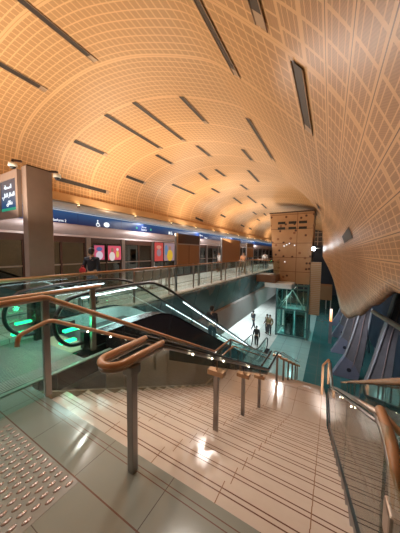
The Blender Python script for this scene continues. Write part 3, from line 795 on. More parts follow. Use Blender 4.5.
m = MB(); m.box(XD+.02, XD+.20, -4.2, 42.4, 3.212, 3.222); m.build('light_line', M['band_line'], band)
def btext(s, y, z, size): text_mesh('lettering', s, size, Matrix.Translation((XD+.025, y, z)) @ FX, M['sign_white'], band)
btext('\ufe94\ufec4\ufea4\ufee3', 9.25, 2.98, .15); btext('Station', 9.25, 2.83, .15)
btext('Platform 2', 4.75, 2.80, .13); btext('Platform 2', 2.2, 2.80, .13)
btext('\ufe94\ufec4\ufea4\ufee3', 15.6, 2.95, .22); btext('Station', 16.4, 2.80, .17)
for y in (8.72, 9.80):
    m = MB(); m.box(XD+.02, XD+.03, y-.05, y+.05, 2.88, 2.98); m.build('marker', M['sign_green'], band)
def wheelchair(y, z, s):
    m = MB(); x = XD+.035
    m.tube([(x, y+s*.34*math.cos(t), z+s*(.34+.34*math.sin(t))) for t in [2*PI*i/16 for i in range(16)]], s*.07, 6, closed=True)
    m.tube([(x,y-s*.05,z+s*1.0),(x,y-s*.05,z+s*.55),(x,y+s*.3,z+s*.5),(x,y+s*.45,z+s*.05)], s*.08, 6); m.ball((x,y-s*.05,z+s*1.15), s*.13, 8, 6)
    m.build('wheelchair_symbol', M['sign_white'], band)
wheelchair(6.4, 2.77, .22); wheelchair(11.75, 2.78, .16)
m = MB(); m.ball((XD+.03, 6.85, 2.89), .14, 12, 8, 0, (.1, 1.1, .8)); m.build('round_symbol', M['sign_white'], band)
m = MB(); m.box(XD+.02, XD+.03, 11.45, 11.62, 2.80, 2.96); m.build('square_symbol', M['sign_white'], band)
m = MB(); m.tube([(-8.72, y, 3.36) for y in (-4.2, 10, 20, 30, 42.4)], .135, 14); structure(m.build('trim_2', mat('duct_grey', (.55,.57,.60), .4, emit=(.5,.55,.6), es=.10)), 'grey round duct above the sign band')  # slight glow stands in for light on the duct; it is no lamp
hdr('trim_3', [(-8.55,3.5),(-8.50,3.5),(-8.60,3.80),(-8.78,3.80),(-8.70,3.62),(-8.85,3.55),(-8.85,3.5)], M['valance'], 'wooden valance at the foot of the vault')
hdr('trim_4', [(XD-.2,3.2),(XD+.02,3.2),(XD+.02,3.5),(XD-.2,3.7)], M['dark'], 'dark recess behind the duct')  # solid strip; the shade of a recess is put into its near-black colour

# adverts seen at the doors
def advert(y0, y1, z0, z1, bg, figs, label):
    t = empty('advert_screen', (XD+.05, (y0+y1)/2, z0), label, 'advert')
    m = MB(); m.box(XD+.11, XD+.14, y0-.04, y1+.04, z0-.04, z1+.04); m.build('frame', M['black'], t)
    m = MB(); m.box(XD+.14, XD+.146, y0, y1, z0, z1); m.build('picture', emis('advert_ground', bg, .9), t)
    for (yc, zc, ry, rz, col) in figs:
        m = MB(); m.ball((XD+.146, y0+(y1-y0)*yc, z0+(z1-z0)*zc), 1, 12, 8, 0, (.004, (y1-y0)*ry, (z1-z0)*rz)); m.build('printed_shape', emis('advert_ink', col, .8), t)
advert(6.12, 6.62, 1.30, 1.93, (.60, .10, .18), [(.5,.3,.35,.3,(.75,.62,.70)),(.5,.75,.3,.15,(.12,.15,.35))], 'narrow pink advert screen beside the standing person')
advert(6.82, 7.55, 1.27, 1.93, (.72, .10, .15), [(.3,.25,.22,.32,(.85,.72,.68)),(.32,.72,.1,.15,(.35,.16,.12)),(.72,.4,.12,.25,(.80,.55,.12)),(.72,.75,.1,.1,(.85,.75,.7))], 'wide pink advert screen with a pale seated figure')
advert(9.98, 10.75, 1.12, 2.22, (.55, .07, .06), [(.5,.45,.26,.2,(.35,.22,.25)),(.5,.75,.3,.1,(.70,.30,.22))], 'red half of the large poster beside the nearest brown board')
advert(10.85, 11.9, 1.12, 2.22, (.34, .22, .24), [(.55,.3,.28,.33,(.75,.45,.04)),(.56,.72,.12,.12,(.40,.20,.12)),(.2,.6,.15,.3,(.15,.25,.40))], 'poster half with a figure in a yellow top beside the nearest brown board')

# train standing at the far side of the doors
TD = mat('train_door', (.55, .48, .42), .35, emit=(.55, .46, .38), es=.38); TB = mat('train_body', (.42, .36, .32), .35, emit=(.45, .28, .18), es=.12)  # doors and body glow in place of light reaching the train
tr = empty('metro_train', (-10.6, 20, -.2), 'pale metro train standing behind the glass platform doors', 'train')
m = MB(); m.prism([(-10.9,-.2),(-9.35,-.2),(-9.3,.3),(-9.32,1.9),(-9.7,2.6),(-10.7,2.6),(-10.9,1.9)], 'y', 7.4, 36); m.build('body', TB, tr)
for i in range(10):
    y = 8.3+2.7*i
    for d in (-.42, .42):
        m = MB(); m.box(-9.31, -9.27, y+d-.38, y+d+.38, -.1, 2.0); dd = m.build('door', TD, tr)
        m = MB(); m.box(-9.272, -9.262, y+d-.2, y+d+.2, 1.0, 1.8); m.build('pane', M['black'], dd)
# pale moving stair seen through the doors at the far left
fe = empty('opposite_escalator', (-10.8, 2.5, 0), 'white escalator side seen through the doors at the far left', 'escalator')
m = MB(); m.ribbon([(.2, 1.25), (2.4, 1.25), (3.0, 1.1), (4.4, .4)], [(.2, .75), (2.4, .75), (3.0, .6), (4.4, -.1)], 'x', -10.9, -10.8); m.build('side_panel', M['white'], fe)
m = MB(); m.ribbon([(.2, .70), (2.4, .70), (3.0, .55), (4.4, -.15)], [(.2, .15), (2.4, .15), (3.0, .05), (4.4, -.6)], 'x', -10.9, -10.85); m.build('glass_side', mat('opposite_glass', (.35, .55, .52), .2, emit=(.2,.35,.33), es=.3), fe)  # lower side glows faintly by itself in place of light on it
m = MB(); m.tube([(-10.85,.2,1.3),(-10.85,2.4,1.3),(-10.85,3.0,1.16),(-10.85,4.4,.46)], .04, 8); m.build('handrail', M['black'], fe)

# uplights on the duct washing the valance
ul = None
UY = [2.3+2.9*i for i in range(13)]
for i, y in enumerate(UY):
    if ul is None:
        ul = empty('uplight', (-8.42, y, 3.40), 'small round uplight washing the wooden valance over the sign band', 'lamp', 'uplights along the valance')
        m = MB(); m.tube([(-8.42,y,3.32),(-8.42,y,3.42)], .05, 10); m.build('housing', M['grey'], ul)
        m = MB(); m.tube([(-8.42,y,3.42),(-8.42,y,3.43)], .042, 10); m.build('lens', M['uplight'], ul)
    else: copy_thing(ul, (-8.42, y, 3.40))

# ------------------------------------------------------------------ bench seats on the platform
bs = None
SN = ('first', 'second', 'third', 'fourth', 'fifth')
for i in range(5):
    y = 6.75+.56*i
    if bs is None:
        bs = empty('bench_seat', (-7.0, y, 0), SN[0]+' seat from the left in the grey row on the platform', 'seat', 'grey seats in a row on the platform')
        m = MB(); m.prism([(-6.98,.42),(-6.92,.42),(-6.83,.86),(-6.88,.87)], 'y', y-.24, y+.24); m.build('backrest', M['seat'], bs, .01)
        m = MB(); m.prism([(-7.42,.44),(-6.93,.40),(-6.93,.44),(-7.42,.48)], 'y', y-.24, y+.24); m.build('seat', M['seat'], bs, .01)
        for d in (-.2, .2):
            m = MB(); m.tube([(-7.35,y+d,.0),(-7.32,y+d,.43)], .018, 8); m.tube([(-6.90,y+d,.0),(-6.95,y+d,.42)], .018, 8); m.build('leg', M['steel'], bs)
    else:
        c = copy_thing(bs, (-7.0, y, 0)); c['label'] = SN[i]+' seat from the left in the grey row on the platform'
o = MB(); o.tube([(-7.15,6.98,.47),(-7.15,6.98,.56),(-7.15,6.98,.72),(-7.15,6.98,.86)], [.12,.16,.13,.05], 10); o.tube([(-7.15,6.90,.82),(-7.15,6.92,.98),(-7.15,7.04,.98),(-7.15,7.06,.82)], .012, 6)
tag(o.build('handbag', mat('bag_leather', (.35, .13, .09), .5)), 'reddish brown bag resting on the first grey seat', 'bag')

# ------------------------------------------------------------------ lift tower
tw = empty('lift_tower', (-2.5, 20.8, ZC), 'lift tower with glass shaft below and orange perforated cladding above', 'lift')
def clad_mat():
    m = bpy.data.materials.new('tower_panels'); nt, b = nodes_of(m); h = NT(nt); P, x, y, z = h.pos()
    vo = h.n('ShaderNodeTexVoronoi', feature='F1'); vo.inputs['Scale'].default_value = 1.9; vo.inputs['Randomness'].default_value = .9; vo.voronoi_dimensions = '2D'; cb = h.n('ShaderNodeCombineXYZ'); h.lk(x, cb.inputs[0]); h.lk(z, cb.inputs[1]); h.lk(cb.outputs[0], vo.inputs['Vector'])
    d = vo.outputs['Distance']
    c = h.mix(h.noise(3, 3, P), (.42, .245, .125), (.50, .31, .165))
    ring = h.m('MULTIPLY', h.m('LESS_THAN', d, .19), h.m('GREATER_THAN', vo.outputs['Color'], .38))
    c = h.mix(ring, c, (.26, .11, .05)); 
    hole = h.m('MULTIPLY', h.m('LESS_THAN', d, .11), h.m('GREATER_THAN', vo.outputs['Color'], .52)); c = h.mix(hole, c, (.05, .03, .03))
    jt = h.OR(h.near(h.frac(z, 1.15, .25), .5, .018), h.near(x, .15, .02)); c = h.mix(jt, c, (.20, .085, .04))
    h.lk(c, b.inputs['Base Color']); setp(b, rough=.4); return m
m = MB(); m.hexa([(-4.0,19.4,-.78),(-1.32,19.4,-.78),(-1.32,22.0,-.78),(-4.0,22.0,-.78),(-4.5,19.4,4.92),(-1.18,19.4,4.92),(-1.18,22.0,4.92),(-4.5,22.0,4.92)]); m.build('cladding', clad_mat(), tw)
m = MB(); m.box(-4.55,-1.12,19.33,22.05,4.92,5.0); m.build('top_edge', M['board_dark'], tw)
for zz in (4.12, 3.68):
    for xx in (-3.55, -2.72, -1.95):
        m = MB(); m.box(xx-.29, xx+.29, 19.37, 19.41, zz-.10, zz+.10); m.build('slot_window', M['black'], tw)
for xx, zz in ((-3.1,2.35),(-2.9,2.45),(-3.3,2.25),(-3.2,.95),(-2.5,2.3)):
    m = MB(); m.ball((xx,19.38,zz), .05, 8, 6); m.build('pinhole_light', M['sign_white'], tw)
M['lift_frame'] = mat('lift_frame', (.10, .19, .19), .35, .4)
def frame_bars(parent):
    m = MB()
    X0, X1, Y0, Y1 = -3.72, -1.36, 19.4, 21.8
    for x in (X0, X1):
        for y in (Y0, Y1): m.box(x-.07, x+.07, y-.07, y+.07, ZC, -.78)
    for z in (-.95, -1.25, -2.95, -5.15):
        for y in (Y0, Y1): m.bar((X0,y,z),(X1,y,z),.1,.12)
        for x in (X0, X1): m.bar((x,Y0,z),(x,Y1,z),.1,.12)
    m.build('shaft_frame', M['lift_frame'], parent)
    for a, b in (((X0+.3,Y0+.1,-2.9),(-2.54,Y0+.1,-1.3)), ((-2.54,Y0+.1,-1.3),(X1-.2,Y0+.1,-2.9)), ((X0,Y1-.1,-2.9),(-2.5,Y1-.1,-1.3)), ((-3.0,Y0+.2,-1.2),(-3.0,Y0+.2,-5.0))):
        m = MB(); m.bar(a, b, .07, .07, (0,1,0)); m.build('brace', M['white'], parent)
    for x0, x1 in ((X0+.07, -2.95), (-2.93, -2.15), (-2.13, X1-.07)):
        for z0, z1 in ((-5.1,-3.0),(-2.9,-1.3)):
            m = MB(); m.box(x0, x1, Y0-.01, Y0+.0, z0, z1); m.build('pane', M['glass_teal'], parent)
    for x in (X0, X1):
        m = MB(); m.box(x-.006, x+.006, Y0+.08, Y1-.08, -5.1, -1.3); m.build('pane', M['glass_teal'], parent)
    for x in (-2.72, -1.9):
        m = MB(); m.box(x-.38, x+.38, Y0+.05, Y0+.09, ZC+.02, -3.05); d = m.build('door', M['lift_frame'], parent)
        m = MB(); m.box(x-.28, x+.28, Y0+.03, Y0+.05, ZC+.2, -3.3); m.build('pane', M['glass_dark'], d)
    for i in range(4):
        m = MB(); m.tube([(-3.3+.5*i,Y0+1.2,ZC),(-3.3+.5*i,Y0+1.2,-.8)], .03, 6); m.build('cable', M['steel'], parent)
    m = MB(); m.box(-3.4,-1.7,19.9,21.4,-5.2,-5.05); m.box(-3.4,-1.7,19.9,21.4,-3.05,-2.95); m.box(-3.4,-1.7,21.35,21.4,-5.05,-3.05); m.build('car', mat('lift_car', (.25, .42, .42), .3), parent)
    m = MB(); m.box(-3.2,-1.9,20.0,21.2,-3.10,-3.07); m.build('car_lamp', emis('car_lamp', (.55,.95,1), 7), parent)
frame_bars(tw)
m = MB(); m.box(-4.35, -2.35, 17.6, 19.30, -1.0, -.64); tag(m.build('lift_canopy', mat('canopy_white', (.66,.70,.70), .4), None, .05), 'white canopy block hanging in front of the lift shaft', 'canopy')
br = empty('lift_bridge', (-4.6, 18.6, -.7), 'brown sided bridge from the platform to the lift tower', 'bridge')
m = MB(); m.box(-5.0, -3.55, 17.6, 19.3, -.60, -.02); m.build('deck', mat('bridge_brown', (.20, .10, .055), .4), br)
m = MB(); m.tube([(-5.4,17.65,1.1),(-3.6,17.65,1.1),(-3.6,19.3,1.1)], .03, 8); m.build('rail', M['rail_wood'], br)
m = MB(); m.box(-5.4,-3.62,17.64,17.655,0,1.05); m.box(-3.61,-3.595,17.65,19.3,0,1.05); m.build('glass_panel', M['glass_clear'], br)
sp = empty('slatted_screen', (-.92, 19.6, -3.2), 'pale slatted wooden screen hanging to the right of the lift tower', 'screen')
m = MB(); m.box(-1.26,-.55,19.45,19.6,-3.15,1.0); m.build('panel', M['slat_wood'], sp)
m = MB()
for i in range(28): m.box(-1.27,-.54,19.42,19.45,-3.1+.147*i,-3.03+.147*i)
m.build('slats', M['valance'], sp)
fl = empty('flood_lamp', (-1.05, 18, 2.0), 'bright white flood lamp right of the lift tower', 'lamp')
m = MB(); m.ball((-1.05,18,2.0), .13, 12, 8); m.build('bulb', M['lamp_white'], fl); m = MB(); m.tube([(-.62,18.0,2.05),(-.95,18.0,2.02)], .03, 8); m.build('arm', M['grey'], fl)
kk = empty('service_kiosk', (-.5, 32, ZC), 'brown box kiosk on grey legs at the far right of the concourse', 'kiosk')
m = MB(); m.box(-1.1,.4,31.6,33.2,-4.1,-2.3); m.build('box', M['board'], kk, .03)
for x in (-1.0, -.2, .3):
    m = MB(); m.box(x-.06,x+.06,31.7,31.85,ZC,-4.1); m.build('leg', M['grey'], kk)
lt = empty('lit_totem', (.25, 19.6, ZC), 'slim totem with glowing orange and white panel among the blue ribs', 'sign')
m = MB(); m.box(.14,.36,19.62,19.70,ZC,-2.5); m.build('case', M['fin'], lt)
def totem_mat():
    m = bpy.data.materials.new('totem_panel'); nt, b = nodes_of(m); h = NT(nt); P, x, y, z = h.pos()
    c = h.mix(h.m('DIVIDE', h.m('SUBTRACT', z, 1.75), .9), (.9, .25, .03), (1, .8, .6)); h.lk(c, b.inputs['Emission Color']); setp(b, (.02,.02,.02), .3, es=2.2); return m
m = MB(); m.box(.17,.33,19.60,19.62,-3.5,-2.55); m.build('panel', totem_mat(), lt)

# ------------------------------------------------------------------ curved blue ribs on the right
FN = ['nearest curved blue rib behind the wooden top rail', 'second curved blue rib with pointed foot, under the tip of the wooden shell', 'third curved blue rib, its pointed foot on the teal floor beyond the second', 'fourth curved blue rib in the distance beside the lit totem',
      'fifth curved blue rib deep in the dark behind the totem', 'curved blue rib closest to the camera at the right photo edge']
M['hole'] = mat('bolt_dark', (.03, .03, .05), .5)
fin0 = None
inner = [(.95,-4.05),(1.12,-3.4),(1.27,-2.75),(1.40,-2.1),(1.52,-1.5),(1.70,-.6),(1.88,.3),(2.02,1.2)]
inner = [(a+.43, b) for a, b in inner]
outer = [(1.62,-5.1),(1.78,-4.0),(1.86,-3.0),(1.90,-2.1),(1.96,-1.4),(2.10,-.5),(2.26,.4),(2.40,1.25)]
for i, y in enumerate((11.1, 14.6, 18.0, 21.4, 24.8, 7.6)):
    if fin0 is None:
        fin0 = empty('shell_rib', (1.4, y, ZC), FN[0], 'rib', 'curved blue ribs'); f0y = y
        outer = [(a+.43, b) for a, b in outer]
        m = MB(); a = smooth_path([(p[0],0,p[1]) for p in inner], 4); b = smooth_path([(p[0],0,p[1]) for p in outer], 4)
        a = [(p.x, p.z) for p in a]; b = [(p.x, p.z) for p in b]
        m.ribbon(b, a, 'y', y, y+.5); m.build('blade', M['fin'], fin0)
        m = MB(); m.tube([(p[0], y-.01, p[1]) for p in a], .035, 6); m.build('bright_edge', M['fin_edge'], fin0)
        m = MB(); m.tube([((p[0]*.45+q[0]*.55), y-.01, (p[1]+q[1])/2) for p, q in zip(a, b)], .02, 6); m.build('seam', mat('rib_seam', (.32,.24,.24), .4), fin0)
        m = MB(); m.prism([(.79,-5.25),(1.38,-4.05),(1.78,-4.3),(2.09,-4.9),(2.03,-5.25)], 'y', y-.02, y+.5); m.build('foot', mat('rib_foot', (.20,.21,.30), .4), fin0)
        m = MB(); m.tube([(1.60,y-.05,-4.75),(1.60,y-.0,-4.75)], .11, 12); m.build('pin', M['hole'], fin0)
        m = MB(); m.tube([(2.2,y+.5,-4.6),(2.75,y+2.2,-1.6)], .07, 8); m.tube([(2.3,y+.5,-2.2),(2.75,y+2.4,-4.4)], .07, 8); m.build('brace', M['fin_edge'], fin0)
    else:
        c = copy_thing(fin0, (1.4+(.0, -.43, -.47, -.47, -.5, .5)[i], y, ZC)); c['label'] = FN[i]
bm_ = MB(); bm_.tube([(2.35,5.6,.6),(2.0,9.0,-.6),(1.78,12.5,-.9)], .09, 10); tag(bm_.build('sloping_brace', M['slat_wood']), 'brown sloping tube across the blue ribs under the shell', 'brace')
# ------------------------------------------------------------------ people
def skin(chains, k=1):
    """chains: list of (points, radii, parent chain index, parent vertex) -> mesh grown with a Skin modifier"""
    V = []; E = []; R = []; idx = []
    for pts, rad, pc, pv in chains:
        ids = []
        prev = idx[pc][pv] if pc is not None else None
        for p, r in zip(pts, rad):
            V.append(p); R.append(r); i = len(V)-1; ids.append(i)
            if prev is not None: E.append((prev, i))
            prev = i
        idx.append(ids)
    me = bpy.data.meshes.new('skin_base'); me.from_pydata(V, E, []); o = bpy.data.objects.new('skin_base', me); COL.objects.link(o)
    o.modifiers.new('skin', 'SKIN'); sd = o.modifiers.new('sub', 'SUBSURF'); sd.levels = k; sd.render_levels = k
    lay = me.skin_vertices[0].data if me.skin_vertices else None
    if lay is None:
        bm = bmesh.new(); bm.from_mesh(me); bm.verts.layers.skin.verify(); bm.to_mesh(me); bm.free(); lay = me.skin_vertices[0].data
    for d, r in zip(lay, R):
        d.radius = r if isinstance(r, tuple) else (r, r); d.use_root = False
    lay[0].use_root = True
    bpy.context.view_layer.update()
    out = bpy.data.meshes.new_from_object(o.evaluated_get(bpy.context.evaluated_depsgraph_get()))
    bpy.data.objects.remove(o); bpy.data.meshes.remove(me)
    return out
def finish(name, me, extra, mats, parent):
    """merge a skinned mesh with extra MB geometry (same local space) into one object"""
    bm = bmesh.new(); bm.from_mesh(me)
    if extra is not None:
        t = bpy.data.meshes.new('x'); t.from_pydata(extra.v, [], extra.f); t.polygons.foreach_set('material_index', extra.mi)
        bm.from_mesh(t); bpy.data.meshes.remove(t)
    for f in bm.faces: f.smooth = True
    me2 = bpy.data.meshes.new(name); bm.to_mesh(me2); bm.free(); bpy.data.meshes.remove(me)
    for m in mats: me2.materials.append(m)
    o = bpy.data.objects.new(name, me2); COL.objects.link(o); o.parent = parent
    return o
M['eye'] = mat('eye_dark', (.02, .015, .012), .3)
M['shoe'] = mat('shoe_dark', (.03, .025, .022), .5)
def person(loc, rz, label, top, legs, skin_c, hair_c, stride=0.0, arms=((-.02,.0),(.02,.0)), h=1.72, long_hair=False, long_sleeve=True):
    """local frame: +y faces forward. arms: ((hand forward, hand raise), ...) for left, right"""
    t = empty('person', loc, label, 'person'); t.rotation_euler = (0, 0, rz)
    s = h/1.72
    S = lambda p: (p[0]*s, p[1]*s, p[2]*s)
    sk = mat('skin', skin_c, .5, 0, .05)
    drop = .02*abs(stride)/.3
    torso = [(0,0,.97-drop),(0,.01,1.10-drop),(0,.015,1.26-drop),(0,.0,1.40-drop),(0,.0,1.48-drop),(0,.012,1.53-drop),(0,.03,1.60-drop),(0,.025,1.66-drop),(0,.01,1.71-drop)]
    trad = [(.135,.10),(.125,.095),(.15,.105),(.13,.09),(.055,.055),(.052,.055),(.072,.09),(.076,.095),(.045,.06)]
    def leg(sx, fy):
        hip = (sx*.085, 0, .93-drop)
        foot = (sx*.10, fy, .085+(.07 if fy < -.1 else 0))
        knee = (sx*.095, fy*.5+.05+(.04 if abs(fy) > .1 else 0), .50-drop*.5)
        toe = (sx*.115, fy+.13, .04+(.0 if fy < -.1 else 0))
        return [hip, knee, foot, toe]
    L, Rr_ = leg(-1, stride), leg(1, -stride)
    def arm(sx, a):
        fw, ra = a
        sh = (sx*.185, 0, 1.41-drop); hand = Vector((sx*(.25-.08*min(1, ra*3)), .06+fw, .80+ra-drop)); sv = Vector(sh)
        mid = (sv+hand)/2; d = (hand-sv).length; bend = math.sqrt(max(0, .305**2-(d/2)**2)); el = mid+Vector((sx*.03, -bend, -.2*bend))
        pal = hand+(hand-el).normalized()*.06
        return [sh, tuple(el), tuple(hand), tuple(pal)]
    AL, AR_ = arm(-1, arms[0]), arm(1, arms[1])
    ch = [([S(p) for p in torso], trad, None, None)]
    for l in (L, Rr_): ch.append(([S(p) for p in l], [(.085,.09),(.058,.06),(.042,.045),(.035,.03)], 0, 0))
    for a in (AL, AR_): ch.append(([S(p) for p in a], [(.052,.052),(.042,.042),(.028,.026),(.036,.018)], 0, 3))
    me = skin(ch)
    ex = MB()
    for sx, a in ((-1, AL), (1, AR_)):             # five fingers per hand, gently curled
        pal = Vector(a[3]); d = (pal-Vector(a[2])).normalized(); side = Vector((0, 1, 0)); side = (side-d*side.dot(d)).normalized(); inn = Vector((-sx, 0, 0))
        for q, ln in zip((-.027, -.009, .009, .027), (.055, .07, .075, .066)):
            b0 = pal+side*q
            ex.tube([S(b0), S(b0+d*ln*.5+inn*.006), S(b0+d*ln*.9+inn*.024)], [.009*s, .0085*s, .006*s], 6)
        b0 = pal-d*.035+side*.03
        ex.tube([S(b0), S(b0+side*.022+d*.028), S(b0+side*.024+d*.055+inn*.012)], [.011*s, .009*s, .007*s], 6)
    hz0 = 1.62-drop
    ex.tube([S((0,.105,hz0+.02)), S((0,.128,hz0-.012)), S((0,.108,hz0-.02))], [.010*s,.015*s,.010*s], 6)           # nose
    for sx in (-1, 1):
        ex.ball(S((sx*.074,.02,hz0)), .022*s, 8, 5, 0, (.35,.7,1.2))                                               # ears
        ex.ball(S((sx*.030,.106,hz0+.022)), .011*s, 8, 5, 1)                                                        # eyes
    ex.ball(S((0,.108,hz0-.05)), .022*s, 8, 5, 2, (1,.3,.25))                                                       # mouth
    finish('body', me, ex, [sk, M['eye'], mat('lips', (skin_c[0]*.8, skin_c[1]*.5, skin_c[2]*.5), .5, 0, 0)], t)
    g = .016
    up = lambda r: tuple(x+g for x in r)
    tch = [([S(p) for p in torso[:5]], [(.15,.115),(.142,.112),(.165,.12),(.145,.105),(.066,.064)], None, None)]
    for a in (AL, AR_):
        pts = a[:3] if long_sleeve else [a[0], tuple(Vector(a[0]).lerp(Vector(a[1]), .75))]
        tch.append(([S(p) for p in pts], [(.07,.07),(.058,.058),(.042,.04)][:len(pts)], 0, 3))
    o = finish('shirt', skin(tch), None, [mat('shirt_cloth', top, .8)], t)
    lch = [([S((0,0,1.04-drop)), S((0,0,.95-drop))], [(.145,.112),(.145,.115)], None, None)]
    for l in (L, Rr_): lch.append(([S(l[0]), S(l[1]), S(l[2])], [(.10,.105),(.074,.076),(.058,.062)], 0, 1))
    finish('trousers', skin(lch), None, [mat('trouser_cloth', legs, .8)], t)
    for l in (L, Rr_):
        m = MB(); f = Vector(l[2]); m.ball(S((f.x, f.y+.06, f.z-.035)), .05*s, 10, 6, 0, (.9, 2.6, .95)); finish('shoe', bpy.data.meshes.new('e'), m, [M['shoe']], t)
    m = MB(); m.ball(S((0,-.004,hz0+.055)), .088*s, 12, 8, 0, (.98,1.12,.95)); m.ball(S((0,-.04,hz0+.0)), .08*s, 12, 8, 0, (1.0,.85,1.1))
    if long_hair: m.ball(S((0,-.065,hz0-.10)), .075*s, 10, 8, 0, (1.15,.7,2.0))
    finish('hair', bpy.data.meshes.new('e'), m, [mat('hair', hair_c, .6)], t)
    return t
SK = (.42, .25, .17); HB = (.015, .012, .011)
person((-6.5, 4.40, 0), math.radians(25), 'person in a dark navy jacket and blue jeans standing behind the platform rail', (.008, .011, .022), (.10, .14, .22), SK, HB, 0, ((.1,.12),(.0,.02)), 1.76)
person((-8.15, 17.3, 0), math.radians(160), 'person with pale top and dark trousers walking on the platform between the brown boards', (.62, .60, .58), (.03, .03, .035), SK, HB, .22, ((.16,.1),(-.12,.04)), 1.66, False, False)
person((-6.15, 17.7, 0), math.radians(-170), 'person in an orange and white top standing by the large plain brown board', (.70, .33, .16), (.10, .07, .05), (.48,.30,.2), (.12,.06,.03), .0, ((.05,.25),(.02,.0)), 1.66, True)
person((-5.95, 24.0, 0), math.radians(20), 'distant person in a white shirt at the far end of the platform rail', (.7, .7, .68), (.05, .05, .07), SK, HB, .1)
yr = 8.15
person((-4.12, yr, max(ZC, hz(yr)-.95)), math.radians(0), 'person in dark clothes riding down the escalator holding the handrail', (.025, .022, .028), (.02, .02, .025), SK, HB, 0, ((.18,.18),(.0,.02)), 1.74)
person((-5.75, 19.6, ZC), math.radians(-20), 'person in dark clothes walking with a wide stride across the white concourse floor', (.03, .03, .04), (.035, .035, .05), SK, HB, .36, ((.2,.08),(-.2,.06)), 1.74)
person((-4.15, 19.0, ZC), math.radians(170), 'person in an olive jacket standing left of the glass lift shaft', (.17, .12, .04), (.03, .03, .03), SK, HB, .05, ((.08,.1),(.02,.02)), 1.72)
person((-4.45, 19.3, ZC), math.radians(150), 'person in a dark coat close behind the olive jacketed person by the lift', (.05, .045, .04), (.03, .03, .035), SK, HB, .05, ((.02,.02),(.06,.1)), 1.66)
person((-4.45, 16.1, ZC), math.radians(10), 'person in black stepping off the foot of the escalator', (.02, .02, .022), (.02, .018, .02), SK, HB, .2, ((.12,.1),(-.08,.04)), 1.56)
# red bag held over the rail
m = MB(); m.tube([(-5.44,3.42,1.14),(-5.44,3.42,1.16),(-5.44,3.42,1.22),(-5.44,3.42,1.27)], [.05,.075,.08,.03], 10); m.tube([(-5.44,3.38,1.25),(-5.44,3.39,1.31),(-5.44,3.45,1.31),(-5.44,3.46,1.25)], .008, 6)
tag(m.build('red_bag', mat('red_cloth', (.55, .02, .03), .6)), 'small bright red bag on the platform rail in front of the standing person', 'bag')

# ------------------------------------------------------------------ lights
def area(name, loc, target, size, power, color, sy=None):
    l = bpy.data.lights.new(name, 'AREA'); l.energy = power; l.color = color; l.size = size
    if sy: l.shape = 'RECTANGLE'; l.size_y = sy
    o = bpy.data.objects.new(name, l); COL.objects.link(o); o.location = loc
    o.rotation_euler = (Vector(target)-Vector(loc)).to_track_quat('-Z', 'Y').to_euler(); return o
def spot(name, loc, target, power, color, ang=70, blend=.6, r=.05):
    l = bpy.data.lights.new(name, 'SPOT'); l.energy = power; l.color = color; l.spot_size = math.radians(ang); l.spot_blend = blend; l.shadow_soft_size = r
    o = bpy.data.objects.new(name, l); COL.objects.link(o); o.location = loc
    o.rotation_euler = (Vector(target)-Vector(loc)).to_track_quat('-Z', 'Y').to_euler(); return o
def point(name, loc, power, color, r=.1):
    l = bpy.data.lights.new(name, 'POINT'); l.energy = power; l.color = color; l.shadow_soft_size = r
    o = bpy.data.objects.new(name, l); COL.objects.link(o); o.location = loc; return o
WARM = (1, .80, .58)
for y in (1.0, 6.5, 12.5, 19, 27, 36):
    area('vault_wash', (-6.6, y, 2.75), (-5.6, y+.3, 5.8), 1.4, 185, WARM, 4)  # unseen floating lamps without fixtures, added to light the vault
for y in (2, 8, 14):
    area('vault_wash_right', (-2.2, y, 1.9), (-2.0, y, 5.5), 1.5, 20, (1, .74, .5), 4)  # weaker unseen lamps, also floating, added for the right of the vault
for y in UY:
    spot('uplight_beam', (-8.42, y, 3.45), (-8.68, y, 3.9), 4, (1, .78, .5), 110, .8, .03)
for y in (-1, 4, 9, 15, 22, 30):
    area('platform_light', (-7.6, y, 3.3), (-7.3, y, 0), .5, 70 if y < 5 else 150, (1, .98, .95), 3)
    area('track_light', (-11.6, y+1, 3.4), (-12.2, y+1, 0), .4, 30, (1, .86, .68), 3)
for a, b, e, an in (((-6.6,4.0,4.4),(-1.84,1.11,0),130,60),((-3.48,6.5,4.4),(-1.0,2.3,-.5),260,75),((-3.13,17.5,4.2),(-1.2,6.6,-2.25),480,40),((.1,17.5,3.4),(.1,7.2,-2.25),140,30)):
    spot('down_light', a, b, e, (1, .92, .84), an, .7, .07)
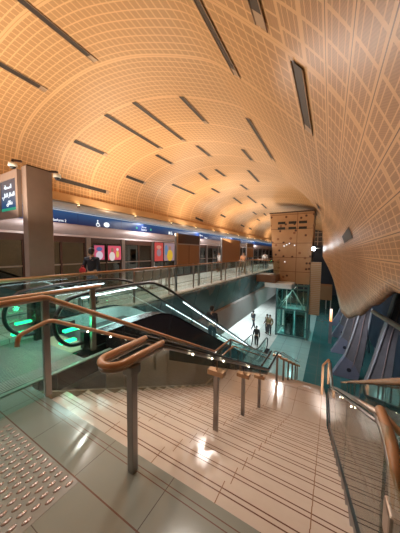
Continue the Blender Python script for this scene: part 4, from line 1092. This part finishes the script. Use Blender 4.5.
spot('landing_fill', (-2.2, 3.2, 4.5), (-1.7, 3.4, -1), 420, (1, .93, .85), 92, .9, .5)
spot('landing_fill', (-3.4, 1.0, 4.6), (-2.4, .6, 0), 130, (.92, .97, .95), 80, .9, .5)
for y in (5.2, 7.5, 10): area('escalator_light', (-4.17, y, hz(y)-.1), (-4.17, y, hz(y)-1), .5, 14, (.7, .97, 1), 1.6)
for x, y in ((-8, 8), (-8, 14), (-8, 20), (-8, 26)):
    area('concourse_light', (x, y, -2.6), (x, y, ZC), 1.5, 210, (.86, .97, 1), 4)
for x, y in ((-3.5, 15), (-2.8, 24), (.2, 15), (.2, 24)):
    spot('concourse_spot', (x, y, 2.2), (x, y+.5, ZC), 900 if x < -1 else 380, (.72, .95, 1), 80, .7, .15)
area('escalator_glow', (-4.17, 3.0, .9), (-4.17, 2.6, 0), .5, 22, (.75, .97, 1), 2)
area('plate_fill', (-4.17, .6, 2.4), (-4.17, 1.2, 0), .6, 20, (.86, .97, 1), 1)  # unseen lamp added to brighten the escalator landing plate
for x, y in ((XN, 2.1), (XF, 1.9)): point('green_glow', (x-.1, y, .45), 3.5, (.05, 1, .4), .05)
for y in (8, 12, 16, 20, 25): spot('rib_fill', (-.3, y-2.4, -1.2), (1.8, y, -3.0), 200, (.92, .94, 1), 80, .8, .05)  # unseen spots added to brighten the ribs, aimed away from the camera
point('flood_glow', (-1.05, 17.85, 2.0), 9, (.85, .95, 1), .12)
spot('beam_fill', (-3.6, 17.0, -1.2), (-5.4, 21, -2.2), 120, (.8, .97, 1), 60, .8, .1)  # unseen spot added to brighten the far stretch of the pale beam
point('lift_glow', (-2.55, 19.75, -2.0), 55, (.7, .98, 1), .1)
point('lift_glow', (-2.55, 19.75, -4.0), 55, (.6, .97, 1), .1)
wd = bpy.data.worlds.new('world'); scene.world = wd; wd.use_nodes = True
wd.node_tree.nodes['Background'].inputs[0].default_value = (.30, .25, .22, 1); wd.node_tree.nodes['Background'].inputs[1].default_value = .10
